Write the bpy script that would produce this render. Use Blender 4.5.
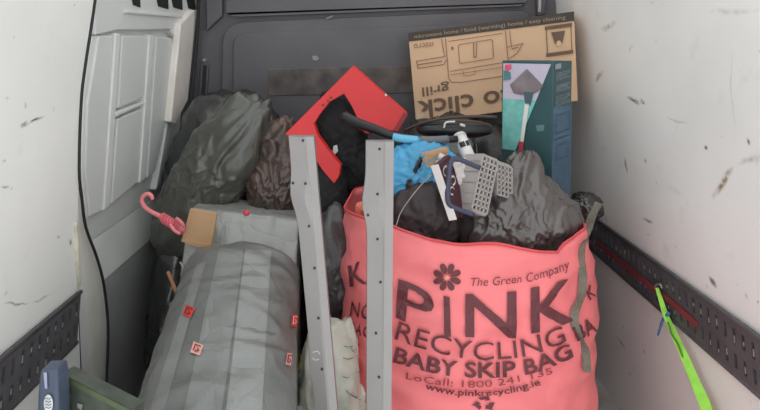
import bpy, bmesh, math, random
from mathutils import Vector, Matrix, Euler, noise
from mathutils.bvhtree import BVHTree

for o in list(bpy.data.objects):
    bpy.data.objects.remove(o)
scene = bpy.context.scene
C = scene.collection

# ------------------------------------------------------------------ camera, sky, exposure
F = 560.0                 # focal length in pixels of the 760 px frame
VX, VY = 365.0, 52.0      # where the van's length vanishes
CZ = 1.25                 # eye height over the datum of the side rails
ZF = -0.12                # load floor
cam_d = bpy.data.cameras.new('camera')
cam = bpy.data.objects.new('camera', cam_d)
C.objects.link(cam)
cam.location = (0, 0, CZ)
cam.rotation_euler = (math.radians(90), 0, 0)
cam_d.sensor_width = 36
cam_d.lens = F / 760 * 36
cam_d.shift_x = (380 - VX) / 760
cam_d.shift_y = -(205 - VY) / 760
cam_d.clip_start = 0.02
scene.camera = cam

world = bpy.data.worlds.new('overcast_sky')
scene.world = world
world.use_nodes = True
bg = world.node_tree.nodes['Background']
bg.inputs[0].default_value = (0.97, 1.0, 1.0, 1)
bg.inputs[1].default_value = 1.0

scene.view_settings.view_transform = 'Standard'
scene.view_settings.look = 'None'
scene.view_settings.gamma = 1
scene.view_settings.use_curve_mapping = False
scene.view_settings.exposure = 0.52

# ------------------------------------------------------------------ helpers
def lin(c):
    r = []
    for v in c:
        v = v / 255
        r.append(v / 12.92 if v <= 0.04045 else ((v + 0.055) / 1.055) ** 2.4)
    return (r[0], r[1], r[2], 1)

def at(px, py, Y):
    return Vector(((px - VX) / F * Y, Y, CZ - (py - VY) / F * Y))

def ray(px, py):
    return Vector(((px - VX) / F, 1, -(py - VY) / F))

def mat(name, rgb, rough=0.5, metal=0.0, spec=0.5, var=0.12, vscale=6, rgb2=None, bumps=(), v2=None, coat=0.0, trans=0.0):
    """procedural principled material: colour broken up by noise, optional list of bumps (kind, scale, strength)"""
    m = bpy.data.materials.new(name)
    m.use_nodes = True
    nt = m.node_tree
    N = nt.nodes
    b = N['Principled BSDF']
    L = nt.links.new
    b.inputs['Roughness'].default_value = rough
    b.inputs['Metallic'].default_value = metal
    b.inputs['Specular IOR Level'].default_value = spec
    b.inputs['Coat Weight'].default_value = coat
    b.inputs['Transmission Weight'].default_value = trans
    tc = N.new('ShaderNodeTexCoord')
    no = N.new('ShaderNodeTexNoise')
    no.inputs['Scale'].default_value = vscale
    no.inputs['Detail'].default_value = 5
    L(tc.outputs['Object'], no.inputs['Vector'])
    cr = N.new('ShaderNodeValToRGB')
    c = lin(rgb)
    if rgb2 is None:
        c1 = tuple(x * (1 - var) for x in c[:3]) + (1,)
        c2 = tuple(min(1, x * (1 + var)) for x in c[:3]) + (1,)
    else:
        c1, c2 = c, lin(rgb2)
    cr.color_ramp.elements[0].position = 0.32
    cr.color_ramp.elements[1].position = 0.68
    cr.color_ramp.elements[0].color = c1
    cr.color_ramp.elements[1].color = c2
    L(no.outputs['Fac'], cr.inputs['Fac'])
    L(cr.outputs['Color'], b.inputs['Base Color'])
    prev = None
    for kind, sc, st in bumps:
        if kind == 'noise':
            t = N.new('ShaderNodeTexNoise')
            t.inputs['Scale'].default_value = sc
            t.inputs['Detail'].default_value = 6
            L(tc.outputs['Object'], t.inputs['Vector'])
            out = t.outputs['Fac']
        elif kind == 'crease':
            w = N.new('ShaderNodeTexNoise')
            w.inputs['Scale'].default_value = sc * 0.5
            L(tc.outputs['Object'], w.inputs['Vector'])
            a = N.new('ShaderNodeVectorMath')
            a.operation = 'MULTIPLY_ADD'
            a.inputs[1].default_value = (0.25, 0.25, 0.25)
            L(w.outputs['Color'], a.inputs[0])
            L(tc.outputs['Object'], a.inputs[2])
            t = N.new('ShaderNodeTexVoronoi')
            t.feature = 'DISTANCE_TO_EDGE'
            t.inputs['Scale'].default_value = sc
            L(a.outputs[0], t.inputs['Vector'])
            p = N.new('ShaderNodeMath')
            p.operation = 'POWER'
            p.inputs[1].default_value = 0.45
            L(t.outputs['Distance'], p.inputs[0])
            out = p.outputs[0]
        elif kind == 'weave':
            t = N.new('ShaderNodeTexWave')
            t.inputs['Scale'].default_value = sc
            L(tc.outputs['Object'], t.inputs['Vector'])
            out = t.outputs['Fac']
        bp = N.new('ShaderNodeBump')
        bp.inputs['Strength'].default_value = st
        bp.inputs['Distance'].default_value = 0.01
        L(out, bp.inputs['Height'])
        if prev:
            L(prev.outputs['Normal'], bp.inputs['Normal'])
        prev = bp
    if prev:
        L(prev.outputs['Normal'], b.inputs['Normal'])
    return m

ROOTS = []

def tag(o, label, cat=None, group=None, kind=None):
    o['label'] = label
    if cat: o['category'] = cat
    if group: o['group'] = group
    if kind: o['kind'] = kind
    if not kind and o not in ROOTS: ROOTS.append(o)
    return o

def struct(o, label):
    o['kind'] = 'structure'
    o['label'] = label
    return o

def thing(name, label, cat, group=None):
    o = bpy.data.objects.new(name, None)
    o.empty_display_size = 0.05
    C.objects.link(o)
    return tag(o, label, cat, group)

def mesh(name, verts, faces, m, parent=None, smooth=False):
    me = bpy.data.meshes.new(name)
    me.from_pydata([tuple(v) for v in verts], [], faces)
    me.validate()
    bm = bmesh.new(); bm.from_mesh(me)
    bmesh.ops.recalc_face_normals(bm, faces=bm.faces)
    bm.to_mesh(me); bm.free()
    o = bpy.data.objects.new(name, me)
    C.objects.link(o)
    if m: me.materials.append(m)
    if parent: o.parent = parent
    if smooth: me.polygons.foreach_set('use_smooth', [True] * len(me.polygons))
    return o

def bevel(o, w, seg=2):
    md = o.modifiers.new('bevel', 'BEVEL')
    md.width = w; md.segments = seg; md.limit_method = 'ANGLE'; md.angle_limit = math.radians(35)
    return o

def prism(name, pts, vec, m, parent=None, bev=0):
    n = len(pts); vec = Vector(vec)
    v = [Vector(p) for p in pts] + [Vector(p) + vec for p in pts]
    f = [list(range(n)), list(range(2 * n - 1, n - 1, -1))]
    for i in range(n):
        j = (i + 1) % n
        f.append([i, i + n, j + n, j])
    o = mesh(name, v, f, m, parent)
    if bev: bevel(o, bev)
    return o

def obox(name, o0, ex, ey, ez, m, parent=None, bev=0):
    o0, ex, ey, ez = Vector(o0), Vector(ex), Vector(ey), Vector(ez)
    return prism(name, [o0, o0 + ex, o0 + ex + ez, o0 + ez], ey, m, parent, bev)

def catmull(pts, n=6):
    pts = [Vector(p) for p in pts]
    P = [pts[0] * 2 - pts[1]] + pts + [pts[-1] * 2 - pts[-2]]
    out = []
    for i in range(1, len(P) - 2):
        for k in range(n):
            t = k / n
            a, b, c, d = P[i - 1], P[i], P[i + 1], P[i + 2]
            out.append(0.5 * ((2 * b) + (c - a) * t + (2 * a - 5 * b + 4 * c - d) * t * t + (3 * b - a - 3 * c + d) * t ** 3))
    out.append(pts[-1])
    return out

def tube(name, pts, r, m, parent=None, seg=10, n=5, flat=1.0, smooth=True, curve=True):
    """swept tube; r is a number or a list along the path; flat squeezes it along the view"""
    P = catmull(pts, n) if curve and len(pts) > 2 else [Vector(p) for p in pts]
    k = len(P); V = []; Fc = []
    up = Vector((0.13, 0.97, 0.2)).normalized()
    for i, p in enumerate(P):
        t = (P[min(i + 1, k - 1)] - P[max(i - 1, 0)]).normalized()
        a = t.cross(up)
        if a.length < 1e-4: a = t.cross(Vector((1, 0, 0)))
        a.normalize(); b = t.cross(a).normalized()
        if isinstance(r, (list, tuple)):
            f = i / (k - 1) * (len(r) - 1); j = min(int(f), len(r) - 2); rr = r[j] + (r[j + 1] - r[j]) * (f - j)
        else: rr = r
        for s in range(seg):
            an = 2 * math.pi * s / seg
            V.append(p + a * rr * math.cos(an) + b * rr * flat * math.sin(an))
    for i in range(k - 1):
        for s in range(seg):
            t = (s + 1) % seg
            Fc.append([i * seg + s, i * seg + t, (i + 1) * seg + t, (i + 1) * seg + s])
    Fc.append(list(range(seg))); Fc.append([(k - 1) * seg + s for s in range(seg)][::-1])
    return mesh(name, V, Fc, m, parent, smooth)

def nz(p): return noise.noise(p)

def ridge(p): return 1 - 2 * abs(noise.noise(p))

_ico = {}
def ico(s):
    if s not in _ico:
        bm = bmesh.new(); bmesh.ops.create_icosphere(bm, subdivisions=s, radius=1)
        _ico[s] = ([v.co.normalized() for v in bm.verts], [[v.index for v in f.verts] for f in bm.faces]); bm.free()
    return _ico[s]

def blob(name, c, r, m, seed=0, p=2.3, bumps=(), knot=None, pleats=14, pamp=0.07, a1=0.12, a2=0.05, f2=3.5, rot=(0, 0, 0), parent=None, sub=5, stretch=(1, 1, 1), zmin=ZF + 0.004, a3=0.014, a4=None):
    """stuffed sack: super-ellipsoid with bulges, pleats gathered at a knot and ridged creases"""
    D, Fc = ico(sub)
    E = Euler(rot).to_matrix()
    c = Vector(c); off = Vector((seed * 3.71, seed * 1.93, -seed * 2.3))
    kn = Vector(knot).normalized() if knot else None
    if kn:
        ka = kn.orthogonal().normalized(); kb = kn.cross(ka)
    if a4 is None: a4 = a2 * 1.1
    bs = [(Vector(b).normalized(), a, w) for b, a, w in bumps]
    st = Vector(stretch)
    V = []
    for d in D:
        rad = 1 / ((abs(d.x / r[0]) ** p + abs(d.y / r[1]) ** p + abs(d.z / r[2]) ** p) ** (1 / p))
        s = 1.0
        for b, a, w in bs: s += a * math.exp(-(1 - d.dot(b)) / w)
        q = d + off
        s += a1 * nz(q * 1.5)
        w = Vector((nz(q * 1.9), nz(q * 1.9 + Vector((7, 0, 0))), nz(q * 1.9 + Vector((0, 9, 0))))) * 0.35
        qs = Vector((q.x * st.x, q.y * st.y, q.z * st.z)) + w
        s += a2 * (ridge(qs * f2) ** 3) + a2 * 0.5 * ridge(qs * f2 * 2.3) + a3 * ridge(qs * f2 * 5.1)
        if a4:
            dd = noise.voronoi(qs * f2 * 0.9)[0]
            s += a4 * max(0, 1 - (dd[1] - dd[0]) * 2.2) ** 1.5
            dd = noise.voronoi(qs * f2 * 2.1 + Vector((3, 1, 2)))[0]
            s += a4 * 0.4 * max(0, 1 - (dd[1] - dd[0]) * 2.2)
        if kn:
            cc = d.dot(kn)
            if cc > 0.0:
                ph = math.atan2(d.dot(kb), d.dot(ka))
                s += pamp * cc ** 1.2 * math.sin(pleats * ph + 5 * nz(q * 2.2))
                if cc > 0.93: s += (cc - 0.93) / 0.07 * 0.16
        v = c + E @ (d * rad * s)
        if v.z < zmin: v.z = zmin
        V.append(v)
    o = mesh(name, V, Fc, m, parent, True)
    o['_'] = 0; del o['_']
    return o

def rounded_box(name, h, r, fn, m, parent=None, n=28, seed=0):
    """rounded block of half sizes h, radius r; fn maps local -> world"""
    bm = bmesh.new(); bmesh.ops.create_cube(bm, size=2)
    bmesh.ops.subdivide_edges(bm, edges=bm.edges[:], cuts=n, use_grid_fill=True)
    V = []
    for v in bm.verts:
        p = Vector((v.co.x * h[0], v.co.y * h[1], v.co.z * h[2]))
        q = Vector([max(-(h[i] - r), min(h[i] - r, p[i])) for i in range(3)])
        d = p - q
        p = q + (d.normalized() * r if d.length > 1e-9 else d)
        V.append(fn(p))
    Fc = [[v.index for v in f.verts] for f in bm.faces]; bm.free()
    return mesh(name, V, Fc, m, parent, True)

def bvh_of(o):
    me = o.data
    return BVHTree.FromPolygons([v.co.copy() for v in me.vertices], [list(p.vertices) for p in me.polygons])

_txt = {}
def text2d(s, weight=0.0, shear=0.0, cuts=0):
    """outline lettering as flat polygons: u 0..1 along the line, v in cap heights"""
    def build(t):
        cu = bpy.data.curves.new('lettering', 'FONT')
        cu.body = t; cu.offset = weight; cu.shear = shear; cu.resolution_u = 3
        o = bpy.data.objects.new('lettering', cu); C.objects.link(o)
        dg = bpy.context.evaluated_depsgraph_get(); dg.update()
        me = bpy.data.meshes.new_from_object(o.evaluated_get(dg))
        V = [(v.co.x, v.co.y) for v in me.vertices]; Fc = [list(p.vertices) for p in me.polygons]
        bpy.data.objects.remove(o); bpy.data.curves.remove(cu); bpy.data.meshes.remove(me)
        return V, Fc
    if 'H' not in _txt:
        V, _ = build('H'); _txt['H'] = max(v[1] for v in V)
    V, Fc = build(s)
    x0 = min(v[0] for v in V); x1 = max(v[0] for v in V); ch = _txt['H']
    V = [((x - x0) / (x1 - x0), y / ch) for x, y in V]; _txt['W'] = (x1 - x0) / ch
    bm = bmesh.new()
    bv = [bm.verts.new((x, y, 0)) for x, y in V]
    for f in Fc:
        try: bm.faces.new([bv[i] for i in f])
        except ValueError: pass
    bmesh.ops.remove_doubles(bm, verts=bm.verts[:], dist=1e-5)
    for i in range(1, cuts):
        bmesh.ops.bisect_plane(bm, geom=bm.verts[:] + bm.edges[:] + bm.faces[:], plane_co=(i / cuts, 0, 0), plane_no=(1, 0, 0))
    if cuts:
        for y in (0.0, 0.25, 0.5, 0.75):
            bmesh.ops.bisect_plane(bm, geom=bm.verts[:] + bm.edges[:] + bm.faces[:], plane_co=(0, y, 0), plane_no=(0, 1, 0))
    bm.verts.index_update()
    V = [(v.co.x, v.co.y) for v in bm.verts]; Fc = [[v.index for v in f.verts] for f in bm.faces]; bm.free()
    return V, Fc

def words(V, Fc, gap=0.42):
    """split a line of lettering into its words"""
    par = list(range(len(V)))
    def find(i):
        while par[i] != i: par[i] = par[par[i]]; i = par[i]
        return i
    for f in Fc:
        for i in f[1:]: par[find(i)] = find(f[0])
    comp = {}
    for f in Fc: comp.setdefault(find(f[0]), []).append(f)
    items = sorted(((min(V[i][0] for f in fs for i in f), max(V[i][0] for f in fs for i in f), fs) for fs in comp.values()), key=lambda t: t[0])
    out = []; end = -9
    for a, b, fs in items:
        if a - end > gap / _txt['W']: out.append([])
        out[-1] += fs; end = max(end, b)
    return out

def subset(V, fs):
    use = sorted({i for f in fs for i in f}); k = {i: n for n, i in enumerate(use)}
    return [V[i] for i in use], [[k[i] for i in f] for f in fs]

def quadline(pts):
    """smooth curve through picture points"""
    P = catmull([Vector((x, y, 0)) for x, y in pts], 16)
    S = [0]
    for i in range(1, len(P)): S.append(S[-1] + (P[i] - P[i - 1]).length)
    def f(u):
        s = u * S[-1]
        for i in range(1, len(P)):
            if S[i] >= s or i == len(P) - 1:
                t = (s - S[i - 1]) / max(1e-9, S[i] - S[i - 1])
                return P[i - 1].lerp(P[i], t), (P[i] - P[i - 1]).normalized()
    return f

def decal(name, V, Fc, bvh, m, parent, off=0.002):
    """lay flat print onto a surface: every corner goes where its sight line meets the surface"""
    o0 = Vector((0, 0, CZ)); W = []
    for x, y in V:
        d = ray(x, y).normalized()
        h = bvh.ray_cast(o0, d)
        if h[0] is None: W.append(None); continue
        n = h[1] if h[1].dot(d) < 0 else -h[1]
        W.append(h[0] + n * off - d * off * 0.6)
    idx = {}; VV = []
    for i, w in enumerate(W):
        if w is not None: idx[i] = len(VV); VV.append(w)
    FF = [[idx[i] for i in f] for f in Fc if all(i in idx for i in f)]
    return mesh(name, VV, FF, m, parent)

def grid_quad(c, n=4, k=4):
    """picture quad (4 corners) as a fine grid"""
    V = []; Fc = []
    a, b, cc, d = [Vector((x, y)) for x, y in c]
    for j in range(k + 1):
        for i in range(n + 1):
            p = a.lerp(b, i / n).lerp(d.lerp(cc, i / n), j / k); V.append((p.x, p.y))
    for j in range(k):
        for i in range(n):
            q = j * (n + 1) + i; Fc.append([q, q + 1, q + n + 2, q + n + 1])
    return V, Fc

def bend_text(s, base, h, weight=0.0, shear=0.0, cuts=24, lean=0.0):
    V, Fc = text2d(s, weight, shear, cuts)
    f = quadline(base); out = []
    hs = h if isinstance(h, (tuple, list)) else (h, h)
    for u, v in V:
        p, t = f(max(0, min(1, u)))
        nrm = Vector((t.y, -t.x, 0)) * (1 - lean) + Vector((0, -1, 0)) * lean
        hh = hs[0] + (hs[1] - hs[0]) * u
        q = p + nrm * v * hh
        out.append((q.x, q.y))
    return out, Fc

def face_map(o0, ex, ez, off):
    o0, ex, ez = Vector(o0), Vector(ex), Vector(ez)
    n = ex.cross(ez).normalized()
    if n.y > 0: n = -n
    return lambda u, v: o0 + ex * u + ez * v + n * off

def flat(name, V, Fc, fm, m, parent):
    return mesh(name, [fm(u, v) for u, v in V], Fc, m, parent)

def stroke(pts, w, closed=False, asp=1.0):
    """pen stroke as thin quads in face coordinates"""
    V = []; Fc = []
    P = [Vector(p) for p in pts]
    if closed: P = P + [P[0]]
    for i in range(len(P) - 1):
        a, b = P[i], P[i + 1]
        d = Vector(((b.x - a.x) * asp, b.y - a.y)); d.normalize()
        n = Vector((-d.y / asp, d.x)) * w * 0.5
        e = Vector((d.x / asp, d.y)) * w * 0.5
        k = len(V)
        V += [tuple(a - e + n), tuple(a - e - n), tuple(b + e - n), tuple(b + e + n)]
        Fc.append([k, k + 1, k + 2, k + 3])
    return V, Fc

def merge(*parts):
    V = []; Fc = []
    for v, f in parts:
        k = len(V); V += list(v); Fc += [[i + k for i in q] for q in f]
    return V, Fc

def disc2(cx, cy, rx, ry, n=20, a0=0):
    return [(cx + rx * math.cos(a0 + 2 * math.pi * i / n), cy + ry * math.sin(a0 + 2 * math.pi * i / n)) for i in range(n)], [list(range(n))]

# ------------------------------------------------------------------ walls as leaning planes
TL_, TR_ = math.tan(math.radians(4.5)), math.tan(math.radians(4.0))
def left_x(z, out=0.0): return -0.80 - out + (z - 0.585) * TL_
def right_x(z, out=0.0): return 0.93 + out - (z - 0.585) * TR_
def on_left(px, py, out=0.0):
    d = ray(px, py); b = TL_; a = -0.80 - out - 0.585 * b
    Y = (a + b * CZ) / (d.x - b * d.z)
    return Vector((0, 0, CZ)) + d * Y
def on_right(px, py, out=0.0):
    d = ray(px, py); b = -TR_; a = 0.93 + out - 0.585 * b
    Y = (a + b * CZ) / (d.x - b * d.z)
    return Vector((0, 0, CZ)) + d * Y
NL = Vector((1, 0, -TL_)).normalized()    # inward normals
NR = Vector((-1, 0, -TR_)).normalized()
BACK = 2.55

def wall_mat(name, rgb, scuffs, stain):
    """painted lining with drawn scuffs; scuff = (y, z, angle, half length, half width, strength, colour)"""
    m = mat(name, rgb, rough=0.42, var=0.05, vscale=2.2, bumps=(('noise', 40, 0.04), ('noise', 5, 0.05)))
    nt = m.node_tree; N = nt.nodes; L = nt.links.new
    b = N['Principled BSDF']
    col = b.inputs['Base Color'].links[0].from_socket
    tc = N.new('ShaderNodeTexCoord')
    def mixin(col, fac, c):
        mx = N.new('ShaderNodeMix'); mx.data_type = 'RGBA'
        L(fac, mx.inputs['Factor']); L(col, mx.inputs['A']); mx.inputs['B'].default_value = lin(c)
        return mx.outputs['Result']
    def M(op, a, bb, clamp=False):
        n = N.new('ShaderNodeMath'); n.operation = op; n.use_clamp = clamp
        for i, x in enumerate((a, bb)):
            if x is None: continue
            if isinstance(x, (int, float)): n.inputs[i].default_value = x
            else: L(x, n.inputs[i])
        return n.outputs[0]
    # faint overall grime
    g = N.new('ShaderNodeTexNoise'); g.inputs['Scale'].default_value = 9; g.inputs['Detail'].default_value = 8; g.inputs['Roughness'].default_value = 0.7
    L(tc.outputs['Object'], g.inputs['Vector'])
    col = mixin(col, M('MULTIPLY', M('SUBTRACT', g.outputs['Fac'], 0.60, True), 1.6, True), stain)
    sp = N.new('ShaderNodeTexNoise'); sp.inputs['Scale'].default_value = 34; sp.inputs['Detail'].default_value = 3
    L(tc.outputs['Object'], sp.inputs['Vector'])
    col = mixin(col, M('MULTIPLY', M('SUBTRACT', sp.outputs['Fac'], 0.71, True), 8, True), (120, 110, 100))
    br = N.new('ShaderNodeTexNoise'); br.inputs['Scale'].default_value = 60; br.inputs['Detail'].default_value = 4
    L(tc.outputs['Object'], br.inputs['Vector'])
    wob = N.new('ShaderNodeTexNoise'); wob.inputs['Scale'].default_value = 14
    L(tc.outputs['Object'], wob.inputs['Vector'])
    wv = N.new('ShaderNodeVectorMath'); wv.operation = 'MULTIPLY_ADD'; wv.inputs[1].default_value = (0.03, 0.03, 0.03)
    L(wob.outputs['Color'], wv.inputs[0]); L(tc.outputs['Object'], wv.inputs[2])
    for (y, z, ang, hl, hw, st, c) in scuffs:
        mp = N.new('ShaderNodeMapping'); mp.vector_type = 'TEXTURE'
        mp.inputs['Location'].default_value = (0, y + 0.015, z + 0.015)
        mp.inputs['Rotation'].default_value = (ang, 0, 0)
        mp.inputs['Scale'].default_value = (1000, hl, hw)
        L(wv.outputs[0], mp.inputs['Vector'])
        ln = N.new('ShaderNodeVectorMath'); ln.operation = 'LENGTH'; L(mp.outputs[0], ln.inputs[0])
        k = M('SUBTRACT', 1.0, ln.outputs['Value'], True)
        k = M('MULTIPLY', k, M('MULTIPLY', M('SUBTRACT', br.outputs['Fac'], 0.28, True), 3.2, True))
        k = M('MULTIPLY', k, st * 0.62, True)
        col = mixin(col, k, c)
    L(col, b.inputs['Base Color'])
    return m

def scuff_r(px, py, px2, py2, wpx, st, c=(96, 88, 78)):
    a, b = on_right(px, py), on_right(px2, py2)
    m = (a + b) / 2
    return (m.y, m.z, math.atan2(b.z - a.z, b.y - a.y), max(0.006, (Vector((b.y, b.z)) - Vector((a.y, a.z))).length / 2), wpx * m.y / F, st, c)
def scuff_l(px, py, px2, py2, wpx, st, c=(110, 106, 98)):
    a, b = on_left(px, py), on_left(px2, py2)
    m = (a + b) / 2
    return (m.y, m.z, math.atan2(b.z - a.z, b.y - a.y), max(0.006, (Vector((b.y, b.z)) - Vector((a.y, a.z))).length / 2), wpx * m.y / F, st, c)

M_right = wall_mat('white_lining_right', (238, 236, 234), [
    scuff_r(626, 97, 642, 105, 3, 2.5), scuff_r(640, 102, 646, 104, 3, 3), scuff_r(618, 22, 600, 30, 4, 1),
    scuff_r(595, 82, 604, 70, 4, 1.6, (120, 92, 66)), scuff_r(628, 50, 634, 46, 3, 1.2, (120, 100, 80)),
    scuff_r(704, 12, 765, 12, 4, 0.9, (170, 160, 145)), scuff_r(712, 200, 735, 165, 5, 2.2, (150, 125, 95)), scuff_r(735, 165, 765, 155, 5, 1.0, (165, 140, 110)),
    scuff_r(625, 155, 628, 175, 3, 2), scuff_r(644, 158, 646, 164, 3, 2.5), scuff_r(660, 182, 690, 200, 4, 1.5, (225, 222, 218)), scuff_r(704, 147, 708, 149, 3, 2.5),
    scuff_r(747, 140, 750, 146, 4, 2.5), scuff_r(729, 30, 735, 150, 1.5, 0.8, (175, 172, 168)), scuff_r(665, 118, 690, 125, 2, 0.8), scuff_r(642, 218, 655, 223, 2.5, 2.2, (130, 125, 118)),
    scuff_r(708, 276, 718, 288, 5, 2.6, (130, 122, 112)), scuff_r(743, 294, 747, 297, 4, 2, (150, 140, 130)), scuff_r(615, 335, 627, 350, 1.6, 2.0, (110, 105, 100)), scuff_r(643, 350, 646, 351, 2.5, 2.5),
    scuff_r(600, 146, 608, 150, 3, 2, (225, 222, 218)), scuff_r(632, 165, 640, 180, 4, 1.5, (225, 222, 218))], (175, 170, 162))
M_left = wall_mat('white_lining_left', (236, 236, 233), [
    scuff_l(19, 127, 45, 119, 2, 2.6), scuff_l(20, 125, 27, 122, 3, 2), scuff_l(53, 0, 45, 90, 1.3, 1.2, (225, 225, 222)), scuff_l(45, 90, 37, 175, 1.2, 1.0, (225, 225, 222)),
    scuff_l(0, 188, 9, 186, 2, 1.6), scuff_l(0, 303, 30, 304, 1.5, 1.6), scuff_l(30, 304, 55, 292, 1.5, 1.2), scuff_l(6, 100, 10, 102, 2, 1.2),
    scuff_l(69, 240, 72, 248, 3, 2)], (180, 178, 170))
M_floor = mat('grey_floor', (186, 182, 178), 0.75, var=0.25, vscale=8, bumps=(('noise', 30, 0.2),))
M_roof = mat('roof_made_translucent', (205, 205, 203), 0.6, var=0.04)   # unseen roof; translucency made up so daylight reaches the back
_nt = M_roof.node_tree
_tr = _nt.nodes.new('ShaderNodeBsdfTranslucent'); _tr.inputs['Color'].default_value = (0.97, 0.97, 0.96, 1)
_mx = _nt.nodes.new('ShaderNodeMixShader'); _mx.inputs[0].default_value = 0.92
_nt.links.new(_nt.nodes['Principled BSDF'].outputs[0], _mx.inputs[1]); _nt.links.new(_tr.outputs[0], _mx.inputs[2])
_nt.links.new(_mx.outputs[0], _nt.nodes['Material Output'].inputs[0])
M_door = mat('door_paint', (214, 216, 214), 0.35, var=0.05, vscale=3, bumps=(('noise', 6, 0.04),))
M_rib = mat('door_rib_paint', (222, 223, 221), 0.35, var=0.04)
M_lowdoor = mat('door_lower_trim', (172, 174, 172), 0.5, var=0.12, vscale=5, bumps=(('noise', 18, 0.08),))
M_pillar = mat('pillar_paint', (230, 229, 222), 0.4, var=0.06, vscale=7, rgb2=(216, 214, 206), bumps=(('noise', 12, 0.06),))
M_rubber = mat('black_rubber', (30, 31, 31), 0.6)
M_bulk = mat('bulkhead_plastic', (94, 92, 97), 0.5, var=0.12, vscale=4, bumps=(('noise', 60, 0.08), ('noise', 8, 0.1)))
M_bulk_dirt = mat('bulkhead_dirty_strip', (72, 68, 68), 0.6, rgb2=(112, 102, 98), vscale=12, bumps=(('noise', 40, 0.15),))
M_rail = mat('rail_plastic', (86, 84, 87), 0.4, var=0.15, vscale=20, bumps=(('noise', 50, 0.1),))
M_hole = mat('rail_hole', (34, 34, 36), 0.7)
M_glint = mat('bright_metal', (176, 176, 176), 0.35, metal=0.5)

# ------------------------------------------------------------------ structure
Y0 = 0.85
fl = obox('floor', (-0.95, Y0, ZF - 0.03), (1.98, 0, 0), (0, BACK - Y0 + 0.1, 0), (0, 0, 0.03), M_floor)
struct(fl, 'grey load floor of the van, hidden under the load')
ce = mesh('ceiling', [(-0.95, Y0, 1.9), (1.0, Y0, 1.9), (1.0, BACK + .1, 1.9), (-0.95, BACK + .1, 1.9)], [[0, 1, 2, 3]], M_roof)
struct(ce, 'unseen white van roof, made translucent to let daylight in')
wr = prism('wall_right', [(right_x(ZF), Y0, ZF), (right_x(ZF), BACK + .1, ZF), (right_x(1.9), BACK + .1, 1.9), (right_x(1.9), Y0, 1.9)], -NR * 0.03, M_right)
struct(wr, 'scuffed white side lining on the right of the van')
edge = [(96, -60), (95, 0), (85, 67), (81, 103), (79, 169), (77, 253), (79, 330), (82, 420)]
ep = [on_left(x, y) for x, y in edge]
e_top, e_bot = ep[0].copy(), ep[-1].copy()
pt = [Vector((left_x(ZF), Y0, ZF)), Vector((left_x(1.9), Y0, 1.9)), Vector((left_x(1.9), e_top.y, 1.9))] + ep + [Vector((left_x(ZF), e_bot.y, ZF))]
wl = prism('wall_left', pt, -NL * 0.03, M_left)
struct(wl, 'white side lining on the left of the van, in front of the sliding door')
# door pillar between lining and rubber seal
gask = [(95, 0), (85, 67), (81, 103), (79, 169), (82, 200), (86, 228), (97, 258), (104, 286), (108, 326), (107, 370), (105, 412)]
seam = [on_left(x, y, 0.012) for x, y in [(82, 420), (79, 330), (77, 253), (77, 200), (79, 169)]]
gp = [on_left(x, y, 0.012) for x, y in gask[3:]]
low = gp[-1].copy(); low.z = ZF; low.x = left_x(ZF, 0.004)
low2 = seam[0].copy(); low2.z = ZF; low2.x = left_x(ZF, 0.004)
pil = prism('trim_1', gp + [low, low2] + seam[:-1], -NL * 0.05, M_pillar, bev=0.004)
struct(pil, 'white painted door pillar curving down beside the left lining')
# dried glue smear on pillar edge
M_glue = mat('yellowed_glue', (206, 201, 182), 0.5, var=0.15, vscale=30)
g = tube('glue_smear', [on_left(x, y, -0.002) for x, y in [(75, 222), (76, 240), (77, 262), (79, 285)]], [0.004, 0.007, 0.008, 0.004], M_glue, pil)
prism('edging', [on_left(x, y, 0.009) for x, y in [(78.5, 262), (82, 264), (87, 330), (88.5, 380), (88, 425), (82.5, 425), (80, 330)]], -NL * 0.01, M_rib, pil, 0.002)
tube('seam_line', [on_left(x, y, 0.006) for x, y in [(78, 300), (79.5, 340), (81.5, 385), (82.5, 425)]], 0.0022, M_rubber, pil, seg=6)
gs = tube('trim_2', [on_left(x, y, -0.002) for x, y in [(96, -30)] + gask] + [Vector((left_x(ZF, -.002), low.y, ZF))], 0.0042, M_rubber, n=4)
struct(gs, 'thin black rubber door seal running down the left lining edge')

# sliding door
D1 = 0.062
door = bpy.data.objects.new('door_1', None); C.objects.link(door); struct(door, 'light grey sliding side door with pressed ribs')
ya, yb = 1.58, 2.53
zl = 0.66
prism('door_skin', [(left_x(zl, D1), ya, zl), (left_x(1.9, D1), ya, 1.9), (left_x(1.9, D1), yb, 1.9), (left_x(zl, D1), yb, zl)], -NL * 0.02, M_door, door)
prism('outer_skin', [(left_x(ZF, .12), 1.3, ZF), (left_x(1.9, .12), 1.3, 1.9), (left_x(1.9, .12), BACK + .03, 1.9), (left_x(ZF, .12), BACK + .03, ZF)], -NL * 0.02, M_door, door)
prism('door_ledge', [(left_x(zl, D1), ya, zl), (left_x(zl, D1), yb, zl), (left_x(.52, 0.028), yb, .52), (left_x(.52, 0.028), ya, .52)], (-.02, 0, -.02), mat('door_ledge_paint', (212, 214, 211), 0.4, var=0.08, vscale=6), door, bev=0.004)
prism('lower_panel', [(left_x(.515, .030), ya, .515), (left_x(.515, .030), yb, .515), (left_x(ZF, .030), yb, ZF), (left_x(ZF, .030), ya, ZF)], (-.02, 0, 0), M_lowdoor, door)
def dslab(name, pts, t, m=None, bev=0.004):
    return prism(name, [on_left(x, y, D1 - t) for x, y in pts], -NL * (t + 0.004), m or M_door, door, bev)
dslab('pressed_panel', [(99, 36), (113.5, 35), (101.5, 211), (90, 217), (86, 170), (88, 105)], 0.020)
dslab('pressed_panel', [(122.5, 35.5), (147.5, 36.5), (144, 97), (118.5, 108.5)], 0.020)
dslab('pressed_panel', [(118, 119), (143.5, 108), (138, 182), (112, 204)], 0.020)
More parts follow.
